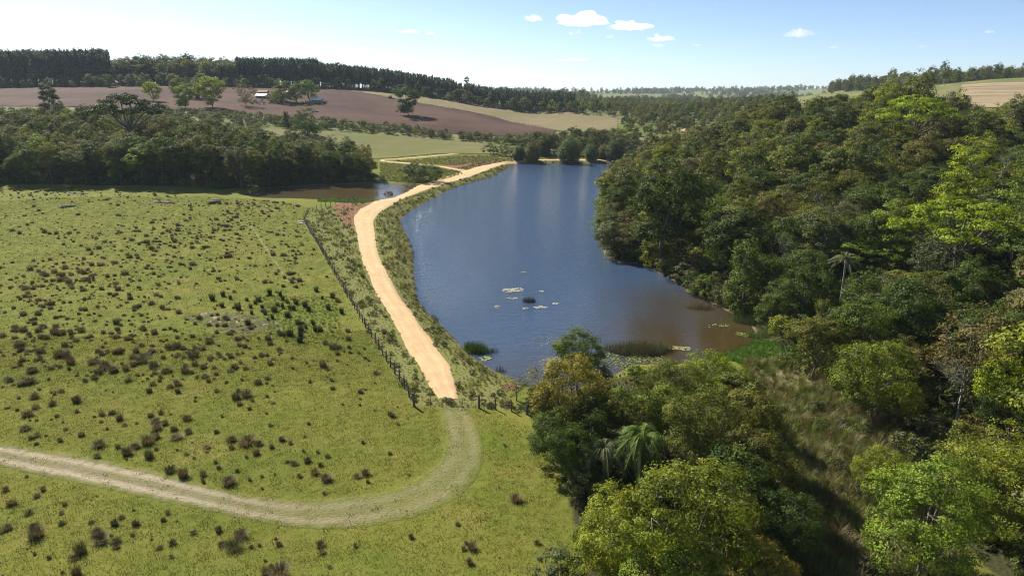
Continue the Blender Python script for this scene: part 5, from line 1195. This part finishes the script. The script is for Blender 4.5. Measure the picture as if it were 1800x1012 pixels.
# ------------------------------------------------------------------ clouds and haze
g = NT('cloud_vapour'); vs = g.n('VolumePrincipled'); vs.inputs['Color'].default_value = (1, 1, 1, 1); vs.inputs['Density'].default_value = .0042; vs.inputs['Anisotropy'].default_value = .45
g.t.links.new(vs.outputs[0], g.out.inputs['Volume']); M_cloud = g.m
def cloud(u, v, w, h, seed, label):
    D = 12000.0; x, y, z = at_y(u, v, D); r = np.random.default_rng(seed); bm = bmesh.new(); bmesh.ops.create_icosphere(bm, subdivisions=4, radius=1)
    k = r.uniform(1.5, 3.2, 6); ph = r.uniform(0, 6.28, 8)
    for vv in bm.verts:
        c = vv.co.normalized(); s = 1 + .30 * math.sin(c.x * k[0] * 2 + ph[0]) * math.cos(c.y * k[1] + ph[1]) + .20 * math.sin(c.x * k[2] * 3.5 + ph[2] + c.z * 3) + .10 * math.sin(c.x * k[3] * 7 + ph[3]) * math.sin(c.z * 6 + ph[4])
        vv.co = c * s
        if vv.co.z < 0: vv.co.z *= .4
    me = bpy.data.meshes.new('cloud'); bm.to_mesh(me); bm.free(); me.materials.append(M_cloud); o = obj('cloud', me); o.location = (x, y, z)
    sx = w / 2 / F_PX * D; sz = h / 2 / F_PX * D; o.scale = (sx, sx * .55, sz * 1.25); return tag(o, label, 'cloud', 'small fair weather clouds')
for i, (u, v, w, h, lab) in enumerate([(1020,40,84,24,'largest white puffy cloud above the far end of the lake'),(936,35,30,11,'small cloud beside the largest puffy cloud'),(1013,60,30,9,'small flat cloud just below the largest one'),(1109,49,68,15,'second largest cloud, long and flat based'),
    (1073,66,14,7,'tiny cloud below the gap between the two largest clouds'),(1158,70,40,11,'oval cloud lower than the long flat based one'),(1157,81,24,5,'thin cloud strip under the oval cloud'),(1405,62,36,15,'lone puffy cloud above the wooded hill'),
    (1010,106,50,4,'faint long cloud streak low over the horizon'),(1078,105,16,5,'faint small cloud low over the horizon'),(1225,80,12,4,'tiny faint cloud between the oval cloud and the lone one'),(1465,84,16,5,'tiny cloud below the lone puffy cloud'),(1739,57,16,6,'tiny cloud high over the harvested field'),
    (1620,83,12,5,'tiny cloud over the broad lime green tree'),(720,57,34,6,'faint cloud high over the plantation end'),(757,60,16,6,'second faint cloud over the plantation end'),(645,85,26,4,'faint cloud streak low over the plantation')]): cloud(u, v, w, h, i, lab)
g = NT('haze_air'); vs = g.n('VolumePrincipled'); vs.inputs['Color'].default_value = (.74, .87, 1.0, 1); vs.inputs['Density'].default_value = .00006; vs.inputs['Anisotropy'].default_value = .0
g.t.links.new(vs.outputs[0], g.out.inputs['Volume'])
ztop = 110.0
haze = obj('haze', boxm('haze', gx[0] - 50, gx[-1] + 50, gy[0] - 50, gy[-1] + 50, float(Z.min()) - 1.0, max(ztop, float(Z.max()) + 40), g.m)); tag(haze, 'thin blue haze over the valley', kind='stuff')
